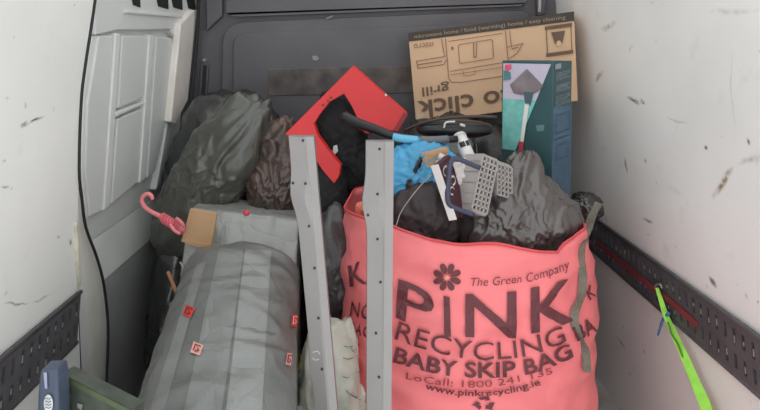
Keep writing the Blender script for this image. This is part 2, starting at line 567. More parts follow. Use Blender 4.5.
dslab('pressed_panel', [(157, 37), (172, 38), (174, 60), (168, 105), (160, 150), (155, 172), (147.5, 178)], 0.020)
dslab('rib', [(116, 33), (121, 34), (110, 206), (104, 211)], 0.026, M_rib)
dslab('rib', [(150, 35), (154.5, 36), (145, 180), (140, 183)], 0.026, M_rib)
dslab('cross_rib', [(117, 112), (146, 101), (145.5, 104), (116.5, 117)], 0.024, M_rib)
dslab('top_frame', [(92, -40), (200, -40), (198, 17), (178, 29), (150, 30), (118, 30), (96, 35)], 0.022)
dslab('side_frame', [(178, 28), (184, 30), (176, 112), (166, 160), (160, 185), (156, 190), (165, 140), (170, 105), (176, 60), (175, 38), (170, 30)], 0.024, M_rib)
dslab('front_frame', [(92, 36), (98, 35), (88, 150), (91, 215), (86, 222), (82, 170), (84, 90)], 0.012)
# latch rail with dark slots over the door
for x0, x1 in ((131, 140), (156, 168), (171, 182), (186, 195)):
    dslab('slot', [(x0, -8), (x1, -8), (x1 + 1, 7 + (x1 - 131) * 0.06), (x0 + 3, 5 + (x0 - 131) * 0.06)], 0.026, M_rubber, 0.002)
dslab('slot_rail', [(126, 10), (197, 16), (197, 19), (126, 13)], 0.03, M_rib, 0.002)
# corner post between door and bulkhead
M_post = mat('corner_post_paint', (236, 228, 222), 0.4, var=0.07, vscale=9)
po = prism('trim_3', [on_left(x, y, 0.015) for x, y in [(181, 24), (194, 10), (197, 10), (188, 100), (176, 124), (171, 122)]], -NL * 0.03, M_post, bev=0.005)
struct(po, 'off-white post between the sliding door and the dark bulkhead')
po2 = tube('trim_4', [on_left(x, y, 0.0) for x, y in [(199, -20), (198, 20), (194, 70), (190, 112), (186, 150)]], 0.008, M_rubber)
struct(po2, 'dark edge strip of the bulkhead beside the off-white post')

# bulkhead
def bk(px, py, out=0.0): return at(px, py, BACK - out)
wb = bpy.data.objects.new('wall_back', None); C.objects.link(wb); struct(wb, 'dark grey moulded bulkhead across the back of the van')
obox('bulkhead_skin', (-0.97, BACK, ZF), (2.0, 0, 0), (0, 0.03, 0), (0, 0, 1.9 - ZF), M_bulk, wb)
def rounded(pts, rad, n=6):
    """round the corners of a picture polygon; rad per corner"""
    out = []; k = len(pts)
    for i in range(k):
        p = Vector(pts[i]); a = Vector(pts[i - 1]); b = Vector(pts[(i + 1) % k]); r = rad[i] if isinstance(rad, (list, tuple)) else rad
        if r == 0: out.append(tuple(p)); continue
        s = p + (a - p).normalized() * r; e = p + (b - p).normalized() * r
        for j in range(n + 1):
            t = j / n; out.append(tuple(s * (1 - t) ** 2 + p * 2 * t * (1 - t) + e * t * t))
    return out
def bslab(name, pts, t, m=M_bulk, bev=0.006):
    return prism(name, [bk(x, y, t) for x, y in pts], (0, t + 0.004, 0), m, wb, bev)
bslab('raised_frame', rounded([(218, 420), (222, 23), (531, 10), (541, 420)], [0, 22, 14, 0]), 0.022)
bslab('inner_panel', rounded([(229, 420), (233, 34), (515, 23), (522, 420)], [0, 12, 12, 0]), 0.036)
bslab('upper_panel', rounded([(226, -120), (540, -120), (527, 1), (522, 6), (232, 17), (226, 12)], [0, 0, 4, 4, 6, 4]), 0.03)
bslab('corner_panel', [(204, -120), (222, -120), (222, 16), (206, 31)], 0.03)
bslab('dirty_strip', [(268, 69), (416, 66), (416, 93), (268, 96)], 0.040, M_bulk_dirt, 0.003)
bslab('slot_ring', rounded([(201, 62), (209, 62), (206, 106), (198, 106)], 4), 0.016)
bslab('slot_hollow', rounded([(203, 65), (207, 65), (204.5, 103), (200.5, 103)], 2), 0.018, M_rubber, 0.001)
for x, y in ((204, 60), (197, 99)):
    prism('rivet', [bk(x + 1.6 * math.cos(a), y + 1.6 * math.sin(a), 0.02) for a in [i * math.pi / 4 for i in range(8)]], (0, 0.02, 0), M_glint, wb)
prism('paint_chip', [bk(x, y, 0.0385) for x, y in [(312, 56), (316, 55.5), (319, 58), (317, 60.5), (313, 60)]], (0, 0.004, 0), mat('pale_chip', (150, 150, 150), 0.7), wb)
prism('scratch', [bk(x, y, 0.0315) for x, y in [(326, 18), (333, 15), (333, 16.5), (327, 19.5)]], (0, 0.004, 0), mat('scratch_grey', (140, 138, 135), 0.7), wb)
bslab('corner_bracket', [(535, -20), (548, -20), (545, 14), (538, 16)], 0.03)
bslab('panel_glint', [(539, -6), (542, -6), (541, 12), (538.5, 12)], 0.036, M_glint, 0.002)  # pale sliver painted in for a white glint on the corner panel

# ------------------------------------------------------------------ lashing rails
def rail(name, side, ys, ye, zt, zb, label):
    root = thing(name, label, 'rail')
    fx = left_x if side < 0 else right_x
    nn = NL if side < 0 else NR
    def P(y, z, out): return Vector((fx(z), y, z)) + nn * out
    # backing
    prism('backing', [P(ys, zb, .001), P(ye, zb, .001), P(ye, zt, .001), P(ys, zt, .001)], nn * 0.002, M_hole, root)
    # perforated face
    n = int((ye - ys) / 0.034); pit = (ye - ys) / n; H = zt - zb
    zs = [zb, zb + H * .14, zb + H * .40, zb + H * .56, zb + H * .84, zt]
    V = []; Fc = []
    def quad(y0, y1, z0, z1):
        k = len(V); V.extend([P(y0, z0, .012), P(y1, z0, .012), P(y1, z1, .012), P(y0, z1, .012)]); Fc.append([k, k + 1, k + 2, k + 3])
    def wallq(a, b):
        k = len(V); V.extend([P(a[0], a[1], .012), P(b[0], b[1], .012), P(b[0], b[1], .003), P(a[0], a[1], .003)]); Fc.append([k, k + 1, k + 2, k + 3])
    for i in range(n):
        y = ys + i * pit; a, b = y + pit * .33, y + pit * .67
        quad(y, a, zb, zt); quad(b, y + pit, zb, zt)
        for r in (0, 2, 4): quad(a, b, zs[r], zs[r + 1])
        for r in (1, 3):
            c = [(a, zs[r]), (b, zs[r]), (b, zs[r + 1]), (a, zs[r + 1])]
            for q in range(4): wallq(c[q], c[(q + 1) % 4])
    for a, b in (((ys, zb), (ye, zb)), ((ye, zb), (ye, zt)), ((ye, zt), (ys, zt)), ((ys, zt), (ys, zb))): wallq(a, b)
    mesh('perforated_face', V, Fc, M_rail, root)
    for z, nm in ((zt, 'lip'), (zb, 'lip')):
        tube(nm, [P(ys, z, .011), P(ye, z, .011)], 0.006, M_rail, root, curve=False, seg=8)
    # painted glints and scuffs: bright strips on some slots
    random.seed(4 if side < 0 else 9)
    for i in range(n):
        for r in (1, 3):
            if random.random() < 0.6:
                y = ys + i * pit + pit * .36; z = zs[r] + (zs[r + 1] - zs[r]) * random.uniform(.1, .5); l = (zs[r + 1] - zs[r]) * random.uniform(.2, .45)
                prism('bright_edge', [P(y, z, .0125), P(y + .004, z, .0125), P(y + .004, z + l, .0125), P(y, z + l, .0125)], nn * 0.001, M_glint, root)
    return root
rail('lashing_rail', -1, 0.55, 1.555, 0.585, 0.445, 'dark perforated lashing rail on the left white lining')
rail('lashing_rail', 1, 0.55, 2.42, 0.585, 0.440, 'long dark perforated lashing rail on the right white wall')
# ------------------------------------------------------------------ load materials
M_black = mat('black_bin_liner', (46, 48, 47), 0.20, var=0.2, vscale=3, spec=1.0, bumps=(('crease', 5, 0.35), ('noise', 11, 0.5)))
M_olive = mat('grey_green_bin_liner', (74, 75, 69), 0.25, var=0.15, vscale=3, spec=0.9, bumps=(('crease', 5, 0.22), ('noise', 9, 0.35)))
M_maroon = mat('dull_black_sack', (60, 50, 52), 0.55, var=0.2, vscale=4, bumps=(('noise', 14, 0.25),))
M_grey_sack = mat('grey_black_bin_liner', (84, 77, 75), 0.22, var=0.15, vscale=3, spec=1.0, bumps=(('crease', 9, 0.35), ('noise', 14, 0.4)))
M_cloth = mat('black_cloth', (32, 31, 34), 0.85, var=0.3, vscale=8, bumps=(('noise', 40, 0.4), ('noise', 9, 0.4)))
M_see = mat('brown_see_through_sack', (62, 58, 54), 0.24, rgb2=(108, 82, 75), vscale=7, spec=0.6, bumps=(('crease', 9, 0.3), ('noise', 22, 0.3)))
M_foil = mat('grey_tape_wrap', (156, 157, 154), 0.26, var=0.10, vscale=5, spec=0.7, bumps=(('crease', 9, 0.6), ('noise', 18, 0.6)))
M_wrap = mat('grey_plastic_wrap', (106, 107, 105), 0.30, var=0.10, vscale=4, spec=0.6, bumps=(('crease', 6, 0.4), ('noise', 18, 0.45)))
M_band = mat('grey_tape_band', (138, 140, 138), 0.22, var=0.08, vscale=7, bumps=(('crease', 8, 0.4), ('noise', 18, 0.4)))
M_card = mat('brown_cardboard', (188, 152, 116), 0.75, var=0.06, vscale=9, bumps=(('noise', 60, 0.05),))
M_card2 = mat('grill_carton_board', (220, 182, 148), 0.7, var=0.05, vscale=5, bumps=(('noise', 50, 0.05),))
M_ink = mat('brown_ink', (112, 88, 72), 0.7, var=0.1)
M_ink2 = mat('faded_brown_ink', (150, 116, 92), 0.7, var=0.1)
M_bandink = mat('dark_band_print', (72, 62, 55), 0.7, var=0.15, vscale=15)
M_bandtext = mat('pale_band_lettering', (168, 150, 132), 0.7)
M_alu = mat('satin_aluminium', (148, 144, 143), 0.45, metal=0.25, var=0.05, vscale=9, bumps=(('noise', 30, 0.03),))
M_alu_lit = mat('satin_aluminium_lit', (154, 150, 149), 0.42, metal=0.25, var=0.04)  # lighter copy for the right facets, light put into the colour
M_dark = mat('dark_screw', (52, 52, 54), 0.4, metal=0.5)
M_red = mat('red_plastic', (214, 44, 48), 0.42, var=0.07, vscale=6, bumps=(('noise', 20, 0.04),))
M_redfilm = mat('red_film', (168, 52, 54), 0.3, var=0.3, vscale=20, bumps=(('noise', 14, 0.3),))
M_pinkbag = mat('pink_woven_plastic', (246, 128, 132), 0.50, var=0.05, vscale=5, bumps=(('crease', 5, 0.2), ('noise', 9, 0.25)))
M_print = mat('dark_plum_print', (104, 50, 56), 0.6, var=0.1)
M_print2 = mat('thin_plum_print', (150, 62, 68), 0.6, var=0.1)
M_strap = mat('grey_green_webbing', (118, 112, 100), 0.75, var=0.2, vscale=25, bumps=(('weave', 60, 0.3), ('noise', 30, 0.2)))
M_hook = mat('pink_plastic', (224, 128, 132), 0.4, var=0.08)
M_white = mat('white_plastic', (226, 224, 220), 0.4, var=0.03)
M_paper = mat('white_paper', (214, 206, 204), 0.7, var=0.05, bumps=(('noise', 15, 0.2),))
M_cyan = mat('cyan_plastic', (98, 172, 204), 0.4, var=0.08)
M_gloss = mat('black_plastic', (30, 30, 33), 0.28, var=0.15)
M_blue = mat('blue_carrier_plastic', (78, 162, 208), 0.35, var=0.14, vscale=8, bumps=(('crease', 12, 0.25), ('noise', 25, 0.2)))
M_maroonprint = mat('maroon_card', (74, 34, 46), 0.5, var=0.1)
M_navy = mat('navy_plastic', (62, 64, 88), 0.45, var=0.1)
M_grey = mat('grey_plastic', (172, 165, 162), 0.45, var=0.05)
M_teal = mat('dark_teal_card', (52, 84, 88), 0.4, var=0.1, vscale=7)
M_tealside = mat('blue_grey_card', (50, 72, 84), 0.4, var=0.1, vscale=7)
M_lime = mat('neon_green_webbing', (160, 232, 86), 0.6, var=0.1, vscale=30, bumps=(('weave', 90, 0.2),))
M_bluecord = mat('blue_cord', (74, 122, 172), 0.6)
M_redcord = mat('dark_red_strap', (128, 52, 58), 0.6, var=0.15)

# ------------------------------------------------------------------ pink skip bag
BX, BY, BA, BB, BN = 0.312, 1.785, 0.376, 0.25, 2.8
rim_px = [(330, 204), (345, 208), (360, 214), (395, 224), (430, 239), (460, 243), (500, 244), (540, 250), (553, 250), (572, 236), (590, 216), (598, 210), (640, 205)]
def rim_py(px):
    if px <= rim_px[0][0]: return rim_px[0][1]
    for (a, b), (c, d) in zip(rim_px, rim_px[1:]):
        if a <= px <= c: return b + (d - b) * (px - a) / (c - a)
    return rim_px[-1][1]
skip = thing('skip_bag', 'pink woven skip bag with dark plum lettering, stuffed with rubbish', 'bag')
NU, NV = 128, 44
V = []; Fc = []
for j in range(NV + 1):
    t = j / NV
    for i in range(NU):
        th = 2 * math.pi * i / NU
        c, s = math.cos(th), math.sin(th)
        k = 1 / ((abs(c) ** BN + abs(s) ** BN) ** (1 / BN))
        prof = 0.93 + 0.07 * math.sin(math.pi * min(1, t * 1.05)) + 0.015 * t
        x = BX + BA * c * k * prof; y = BY + BB * s * k * prof
        px = VX + x / y * F
        zr = CZ - (rim_py(px) - VY) / F * y if s < 0.35 else 0.78
        if s > 0.0: zr = (CZ - (rim_py(px) - VY) / F * y) * max(0, 1 - s / .35) + 0.78 * min(1, s / .35)
        z = ZF + 0.004 + (zr - ZF - 0.004) * t
        q = Vector((x * 2.5, y * 2.5, z * 2.5))
        d = 0.018 * nz(q * 1.4) + 0.015 * ridge(Vector((q.x * 1.5 + q.z * 0.5, q.y, q.z * 3.2)) * 1.5) + 0.007 * ridge(Vector((q.x * 3 - q.z, q.y, q.z * 3)) * 2.3)
        d *= min(1, 0.25 + t * 3)
        # soft sag fold across the lettering
        n = Vector((c * abs(c), s * abs(s), 0)).normalized()
        V.append(Vector((x, y, z)) + n * d)
for j in range(NV):
    for i in range(NU):
        i2 = (i + 1) % NU
        Fc.append([j * NU + i, j * NU + i2, (j + 1) * NU + i2, (j + 1) * NU + i])
Fc.append(list(range(NU))[::-1])
body = mesh('body', V, Fc, M_pinkbag, skip, True)
bag_bvh = bvh_of(body)
sd = body.modifiers.new('thick', 'SOLIDIFY'); sd.thickness = 0.004; sd.offset = -1
tube('rim_seam', [V[NV * NU + i % NU] for i in range(0, NU, 1)] + [V[NV * NU]], 0.004, mat('dark_pink_hem', (214, 78, 84), 0.5), skip, seg=6, curve=False)
def bagtext(s, base, h, m=M_print, name='lettering', **k):
    v, f = bend_text(s, base, h, **k)
    raw = text2d(s, k.get('weight', 0), k.get('shear', 0), k.get('cuts', 24))
    for w in (words(*raw) if ' ' in s else [f]):
        decal(name, *subset(v, w), bag_bvh, m, skip, 0.0042)
bagtext('P', [(396, 316.5), (408, 321), (432, 332)], (38, 38), weight=0.012, cuts=10, lean=.8)
def bagpoly(name, quads, m=M_print):
    parts = [grid_quad(q, 4, 8) for q in quads]
    v, f = merge(*parts)
    return decal(name, v, f, bag_bvh, m, skip, 0.0042)
bagpoly('lettering', [[(443.5, 296), (449.5, 296.5), (451, 336), (444.5, 336)]])                                     # i
bagtext('N', [(465, 336), (490, 336.5), (516, 336)], (42, 45), weight=0.012, cuts=12, lean=1)
bagtext('K', [(530.5, 333), (550, 328), (573, 319)], (45, 43), weight=0.012, cuts=12, lean=1)
# daisy over the i
pet = []
for k in range(8):
    a = math.radians(22.5 + 45 * k); cx, cy = 447 + 9 * math.cos(a), 277 + 9 * math.sin(a)
    pts = []
    for i in range(14):
        b = 2 * math.pi * i / 14; u, w = 5.4 * math.cos(b), 3.0 * math.sin(b) * (1 + 0.25 * math.cos(b))
        pts.append((cx + u * math.cos(a) - w * math.sin(a), cy + u * math.sin(a) + w * math.cos(a)))
    pet.append((pts, [list(range(14))]))
v, f = merge(*pet)
decal('daisy_print', v, f, bag_bvh, M_print, skip, 0.003)
v, f = disc2(447, 277, 2.2, 2.2); decal('daisy_centre', v, f, bag_bvh, mat('pale_pink_print', (250, 170, 160), 0.6), skip, 0.004)
bagtext('The Green Company', [(471, 286), (500, 284.5), (530, 281), (550, 275), (570, 268)], (8.5, 9.5), M_print, shear=0.25, weight=-0.004)
bagtext('RECYCLING', [(395, 338), (420, 347), (450, 355), (485, 359.5), (520, 357), (545, 350), (566, 341)], (18.5, 18), M_print, cuts=40, lean=.3)
bagtext('BABY SKIP BAG', [(393, 361), (420, 369), (450, 375), (490, 376.5), (528, 373.5), (550, 366), (573, 356)], (15, 14.5), M_print, weight=0.022, cuts=48, lean=.2)
bagtext('LoCall: 1800 241 135', [(406, 378), (440, 384), (480, 386.5), (520, 381), (552, 373)], 6.5, M_print2, cuts=40)
bagtext('www.pinkrecycling.ie', [(425, 388), (450, 393), (480, 395), (510, 392), (540, 384)], 6.5, M_print, weight=0.012, cuts=40)
# three chasing arrows
arr = []
for k in range(3):
    a = math.radians(-90 + 120 * k)
    def rp(r, da): return (484 + r * 1.15 * math.cos(a + da), 403 + r * 0.78 * math.sin(a + da))
    arr.append(([rp(9.5, -.62), rp(9.5, .30), rp(5, .30), rp(5, -.62)], [[0, 1, 2, 3]]))
    arr.append(([rp(11.8, .26), rp(6.8, .92), rp(2.8, .26)], [[0, 1, 2]]))
v, f = merge(*arr); decal('recycling_symbol', v, f, bag_bvh, M_print, skip, 0.003)
# lettering wrapped round the left and right sides
bagtext('N', [(351, 316), (355, 316.5), (359.5, 317)], 15, cuts=6)
bagtext('G', [(361, 317), (365, 318), (369, 319)], 15, cuts=6)
bagtext('B', [(348.5, 333), (351.5, 333.5), (354.5, 334)], 12, cuts=6, weight=0.015)
bagtext('A', [(355, 334), (358.5, 335), (362, 335.5)], 12, cuts=6, weight=0.015)
bagtext('G', [(362.5, 335.5), (366, 336.5), (369, 337)], 12, cuts=6, weight=0.015)
bagtext('e', [(353, 346), (356, 347), (359, 348)], 9, cuts=4)
bagtext('K', [(351, 286), (359, 285), (368, 283)], (20, 24), cuts=8, weight=0.01)
bagtext('B', [(576.5, 341), (581, 338.5), (586, 336)], 15, cuts=6, weight=0.02, lean=.3)
bagtext('A', [(586.5, 336), (591, 333), (596, 330)], 15, cuts=6, weight=0.02, lean=.3)
bagtext('K', [(589, 300), (593, 298), (597, 296)], 14, cuts=4)
# lifting loop: webbing lying down the corner
strap_px = [(599, 203), (593, 214), (588, 228), (582, 244), (581, 262), (583, 278), (581, 296), (575, 312), (575, 326), (581, 340), (586, 354), (587, 372)]
cps = []
for i, p in enumerate(strap_px):
    h = bag_bvh.ray_cast(Vector((0, 0, CZ)), ray(*p).normalized())[0]
    if h is None: h = at(p[0], p[1], 1.76 if not cps else cps[-1].y)
    cps.append(h - ray(*p).normalized() * (0.014 + 0.008 * math.sin(i * 1.3)))
def ribbon(name, pts, w, th, m, parent=None, twist=0.0, wdir=(1, 0, 0)):
    P = catmull(pts, 5); V = []; Fc = []; k = len(P); wd = Vector(wdir)
    for i, p in enumerate(P):
        t = (P[min(i + 1, k - 1)] - P[max(i - 1, 0)]).normalized()
        a = (wd - t * wd.dot(t)).normalized(); b = t.cross(a)
        an = twist * math.sin(i * 0.45); a, b = a * math.cos(an) + b * math.sin(an), b * math.cos(an) - a * math.sin(an)
        ww = w[0] + (w[1] - w[0]) * i / (k - 1) if isinstance(w, tuple) else w
        V += [p + a * ww / 2 + b * th / 2, p - a * ww / 2 + b * th / 2, p - a * ww / 2 - b * th / 2, p + a * ww / 2 - b * th / 2]
    for i in range(k - 1):
        for s in range(4):
            t = (s + 1) % 4; Fc.append([i * 4 + s, i * 4 + t, i * 4 + 4 + t, i * 4 + 4 + s])
    Fc += [[0, 1, 2, 3], [k * 4 - 4, k * 4 - 3, k * 4 - 2, k * 4 - 1]]
    return mesh(name, V, Fc, m, parent)
st = ribbon('lifting_strap', cps, (0.024, 0.022), 0.004, M_strap, skip, 0.5, (1, -0.6, 0)); st['label'] = 'grey green webbing lifting loop'

# ------------------------------------------------------------------ rubbish heaped in and behind the skip bag
o = blob('rubbish_sack', at(518, 227, 1.74), (0.163, 0.10, 0.124), M_grey_sack, 11, knot=(0.10, 0.1, 1), bumps=(((0.12, 0, 1), 0.72, 0.07), ((-0.9, -.3, -.25), 0.16, 0.25), ((0.9, -.2, 0.0), 0.1, 0.2)), pleats=7, pamp=0.07, a2=0.06, a4=0.05, f2=2.0, sub=6, stretch=(1.6, 1, .6))
tag(o, 'dark grey bin liner slumped over the front rim of the pink bag, tip pointing up', 'bin bag', 'bin liners')
o = blob('rubbish_sack', at(424, 222, 1.70), (0.098, 0.075, 0.118), M_maroon, 23, bumps=(((0.3, 0, 1), 0.15, 0.2),), a2=0.05, f2=2.5, sub=5)
tag(o, 'dull black sack inside the pink bag beside the right silver bar', 'bin bag', 'bin liners')
o = blob('rubbish_sack', at(586, 206, 1.98), (0.047, 0.055, 0.041), M_black, 5, a2=0.08)
tag(o, 'small black sack end wedged between the pink bag and the right wall', 'bin bag', 'bin liners')
o = blob('rubbish_sack', (0.39, 2.30, 0.40), (0.27, 0.17, 0.52), M_black, 31, p=3.0, a2=0.05, sub=5)
tag(o, 'black bin liner behind the pink bag, under the brown grill carton', 'bin bag', 'bin liners')

# blue carrier bag with black print
cb = thing('carrier_bag', 'crumpled bright blue carrier bag with black print, in the pink bag', 'bag')
o = blob('sheet', at(421, 172, 1.716), (0.095, 0.044, 0.081), M_blue, 7, bumps=(((.35, 0, 1), 0.22, 0.2), ((-.7, 0, -.6), 0.25, 0.2)), a2=0.09, f2=2.8, rot=(0, 0.25, 0), parent=cb)
bb = bvh_of(o)
for cx, cy, rx, ry, a in ((418, 165, 2.6, 9, 0.42), (409, 183, 2.5, 5, 0.6)):
    v = []
    for i in range(18):
        b = 2 * math.pi * i / 18; x, y = rx * math.cos(b), ry * math.sin(b)
        v.append((cx + x * math.cos(a) - y * math.sin(a), cy + x * math.sin(a) + y * math.cos(a)))
    decal('print', v + [(cx, cy)], [[i, (i + 1) % 18, 18] for i in range(18)], bb, M_gloss, cb, 0.004)

# pale cord
o = tube('cord', [at(396, 226, 1.5136), at(401, 212, 1.5268), at(412, 196, 1.5356), at(424, 182, 1.5488), at(436, 172, 1.584), at(446, 168, 1.6104)], 0.0016, mat('pale_cord', (150, 142, 134), 0.6), seg=8)
tag(o, 'thin pale cord curving up over the dull black sack', 'cord')

# white-edged maroon box
A = at(430.5, 166, 1.562); B_ = at(449, 221, 1.5576)
ez = A - B_; ex = Vector((0.0176, -0.007, 0.0053)); ey = Vector((0.048, 0.079, 0.0176))
bk_ = thing('slim_box', 'slim maroon box with a white edge and white scroll print, leaning in the pink bag', 'box')
obox('cover', B_ + ex * .06 + ey * .02, ex * .94, ey * .96, ez * .98, M_maroonprint, bk_, 0.002)
obox('white_edge', B_, ex * 1.15, ey * .03, ez, M_paper, bk_, 0.001)
fm = face_map(B_ + ex * 1.0, ey, ez, 0.003)
def arc2(cx, cy, rx, ry, a0, a1, n=10): return [(cx + rx * math.cos(a0 + (a1 - a0) * i / n), cy + ry * math.sin(a0 + (a1 - a0) * i / n)) for i in range(n + 1)]
v, f = merge(stroke(arc2(.35, .80, .2, .08, 0.3, 5.4), .035), stroke(arc2(.55, .58, .18, .07, -2, 3.2), .035), stroke(arc2(.3, .45, .15, .06, 0, 4.5), .03))
flat('scroll_print', v, f, lambda a, b: fm(a, b) + Vector((.012, -.004, .004)) * 0, M_paper, bk_)

# crumpled white paper and scrap of cardboard
def scrap(name, pts, Y, depth, m, label, cat, seed):
    """stiff torn piece with a fold"""
    P = [at(x, y, Y + depth * k) for x, y, k in pts]
    o = prism(name, P, (0.002, 0.006, 0.002), m, None, 0.001)
    return tag(o, label, cat)
def sheet(name, c, w, h, m, seed, n=14, amp=0.18, tilt=(0, 0, 0)):
    V = []; Fc = []; E = Euler(tilt).to_matrix()
    for j in range(n + 1):
        for i in range(n + 1):
            u, v_ = i / n - .5, j / n - .5
            q = Vector((u * 2.4 + seed, v_ * 2.4, seed * 2.1))
            V.append(Vector(c) + E @ Vector((u * w * (1 + .25 * nz(q)), amp * w * ridge(q) + amp * .5 * w * nz(q * 3), v_ * h * (1 + .25 * nz(q + Vector((5, 5, 0)))))))
    for j in range(n):
        for i in range(n):
            k = j * (n + 1) + i; Fc.append([k, k + 1, k + n + 2, k + n + 1])
    o = mesh(name, V, Fc, m, None, True)
    s = o.modifiers.new('thick', 'SOLIDIFY'); s.thickness = 0.003
    return o
o = sheet('paper_wad', at(446, 162, 1.6456), 0.05, 0.032, M_paper, 3, tilt=(0, .4, 0))
tag(o, 'small crumpled white paper beside the brown cardboard scrap', 'paper')
o = sheet('paper_wad', at(465, 172, 1.6236), 0.053, 0.075, M_paper, 9, tilt=(0, -.3, 0.3))
tag(o, 'white paper seen inside the navy basket handle', 'paper')
o = sheet('cardboard_scrap', at(435, 158, 1.672), 0.080, 0.050, M_card, 5, amp=.03, tilt=(0, -.15, 0))
tag(o, 'torn scrap of brown cardboard poking out beside the blue carrier bag', 'cardboard')

# white tube
tb = thing('spray_tube', 'white plastic tube with a dark mark, lying tilted above the grey basket', 'tube')
a, b = at(460, 137, 1.76), at(472, 165, 1.6984)
d = (b - a)
tube('barrel', [a + d * .02, a + d * .5, b], 0.0207, M_white, tb, seg=20, curve=False)
tube('cap', [a - d * .10, a - d * .04, a + d * .02], [0.0176, 0.0216, 0.0216], mat('white_cap', (206, 202, 198), 0.35), tb, seg=20, curve=False)
tbv = bvh_of(tb.children[0])
v, f = merge(grid_quad([(459, 143), (464, 141), (466, 146), (461, 148)], 4, 4), grid_quad([(465, 141), (468, 140), (470, 145), (467, 146)], 3, 3))
decal('dark_mark', v, f, tbv, M_gloss, tb, 0.001)

# grey cutlery basket with navy handle
bas = thing('cutlery_basket', 'grey lattice plastic basket with a navy handle, tipped on its side in the pink bag', 'basket')
O = at(483, 155, 1.584); U = at(497.5, 161, 1.6148) - O; W = at(471.5, 209, 1.5752) - O
Nn = W.cross(U).normalized()
if Nn.y < 0: Nn = -Nn
Dp = Vector((-0.040, 0.048, -0.0105))
def lattice(name, o0, u, w, nu, nw, nrm, t=0.0035, parent=bas):
    V = []; Fc = []
    def bar(a, b, c):
        k = len(V)
        s = c
        for p in (a, b):
            for e in (s, -s):
                for q in (nrm * t * .5, -nrm * t * .5): V.append(p + e + q)
        Fc.extend([[k, k + 1, k + 3, k + 2], [k + 4, k + 6, k + 7, k + 5], [k, k + 4, k + 5, k + 1], [k + 2, k + 3, k + 7, k + 6], [k, k + 2, k + 6, k + 4], [k + 1, k + 5, k + 7, k + 3]])
    for i in range(nu + 1): p = o0 + u * i / nu; bar(p, p + w, u.normalized() * t * .5)
    for j in range(nw + 1): p = o0 + w * j / nw; bar(p, p + u, w.normalized() * t * .5)
    return mesh(name, V, Fc, M_grey, parent)
lattice('lattice_side', O, U, W, 4, 10, Nn, 0.0055)
obox('end_wall', O, Dp, U * .05, W, M_grey, bas)
obox('base', O + W, U, Dp, W * .05, M_grey, bas, 0.001)
obox('rim', O - W * .03, U, Dp, W * .03, M_grey, bas, 0.001)
obox('back', O + Dp, U, Dp * .05, W, M_grey, bas)
for k in range(5):
    obox('divider', O + W * (k + .5) / 5 + Dp * .05, U * .9, Dp * .9, W * .02, M_grey, bas)
obox('long_divider', O + U * .45 + Dp * .05, U * .06, Dp * .9, W, M_grey, bas)
O2 = at(497, 163, 1.6368); U2 = at(511.5, 168, 1.672) - O2; W2 = at(497, 194, 1.6368) - O2
lattice('lattice_side', O2, U2, W2, 4, 6, Nn, 0.0055)
obox('back', O2 + Vector((0, .03, 0)), U2, Vector((0, .004, 0)), W2, M_grey, bas)
obox('rim', O2, U2, Vector((0, .03, 0)), -W2 * .05, M_grey, bas)
hd = tube('handle', [at(480, 168, 1.5752), at(468, 163, 1.5708), at(456, 158.5, 1.5664), at(450.5, 163, 1.562), at(449, 176, 1.5576), at(447.5, 195, 1.5532), at(450, 205, 1.5532), at(460, 210, 1.5576), at(474, 215, 1.5664)], 0.0075, M_navy, bas, seg=10, flat=.6)
hd['label'] = 'navy loop handle'

# teal product box
tb = thing('product_box', 'tall teal cardboard box with a picture of a garden tool, standing in the pink bag', 'box')
E0 = at(553, 61, 1.79); hgt = 0.493
EX = Vector((-0.1280, 0.1418, 0)); EY = Vector((0.0915, 0.0826, 0)); EZ = Vector((0.0, 0.0176, -hgt))
obox('carton', E0, EX, EY, EZ, M_teal, tb, 0.002)
fm = face_map(E0 + EX, -EX, EZ, 0.0015); fm2 = face_map(E0 + EX, -EX, EZ, 0.0028); fm3 = face_map(E0 + EX, -EX, EZ, 0.0040)
def poly(pts): return list(pts), [list(range(len(pts)))]
pv, pf = poly([(.03, .02), (.97, .02), (.68, .28), (.03, .28)]); flat('picture_sky', pv, pf, fm, mat('lilac_print', (196, 188, 206), 0.35, var=.06), tb)
pv, pf = poly([(.03, .265), (.70, .265), (.30, .62), (.03, .62)]); flat('picture_grass', pv, pf, fm2, mat('turquoise_print', (104, 178, 172), 0.35, rgb2=(136, 204, 196), vscale=30), tb)
pv, pf = poly([(.18, .17), (.52, .055), (.84, .165), (.74, .205), (.66, .22), (.42, .235), (.26, .225)]); flat('picture_tool_head', pv, pf, fm3, mat('taupe_print', (104, 92, 96), 0.4, rgb2=(140, 130, 134), vscale=14), tb)
pv, pf = poly([(.46, .21), (.66, .21), (.60, .30), (.50, .30)]); flat('picture_tool_joint', pv, pf, face_map(E0 + EX, -EX, EZ, 0.0052), mat('slate_print', (74, 92, 100), 0.4), tb)
pv, pf = poly([(.49, .29), (.575, .29), (.47, .56), (.40, .56)]); flat('picture_pole', pv, pf, face_map(E0 + EX, -EX, EZ, 0.0052), M_white, tb)
pv, pf = poly([(.39, .55), (.48, .55), (.46, .62), (.38, .62)]); flat('picture_pole_grip', pv, pf, face_map(E0 + EX, -EX, EZ, 0.006), mat('crimson_print', (190, 62, 84), 0.4), tb)
pv, pf = poly([(.08, .03), (.20, .025), (.21, .055), (.12, .075), (.07, .06)]); flat('picture_badge', pv, pf, fm3, mat('hot_pink_print', (232, 92, 124), 0.4), tb)
pv, pf = poly([(.05, .07), (.19, .08), (.2, .13), (.05, .14)]); flat('picture_leaf', pv, pf, face_map(E0 + EX, -EX, EZ, 0.0046), mat('leaf_print', (84, 132, 138), 0.4), tb)
pv, pf = poly([(.70, .43), (.86, .42), (.85, .46), (.72, .47)]); flat('picture_mark', pv, pf, fm, mat('mist_print', (96, 130, 132), 0.4), tb)
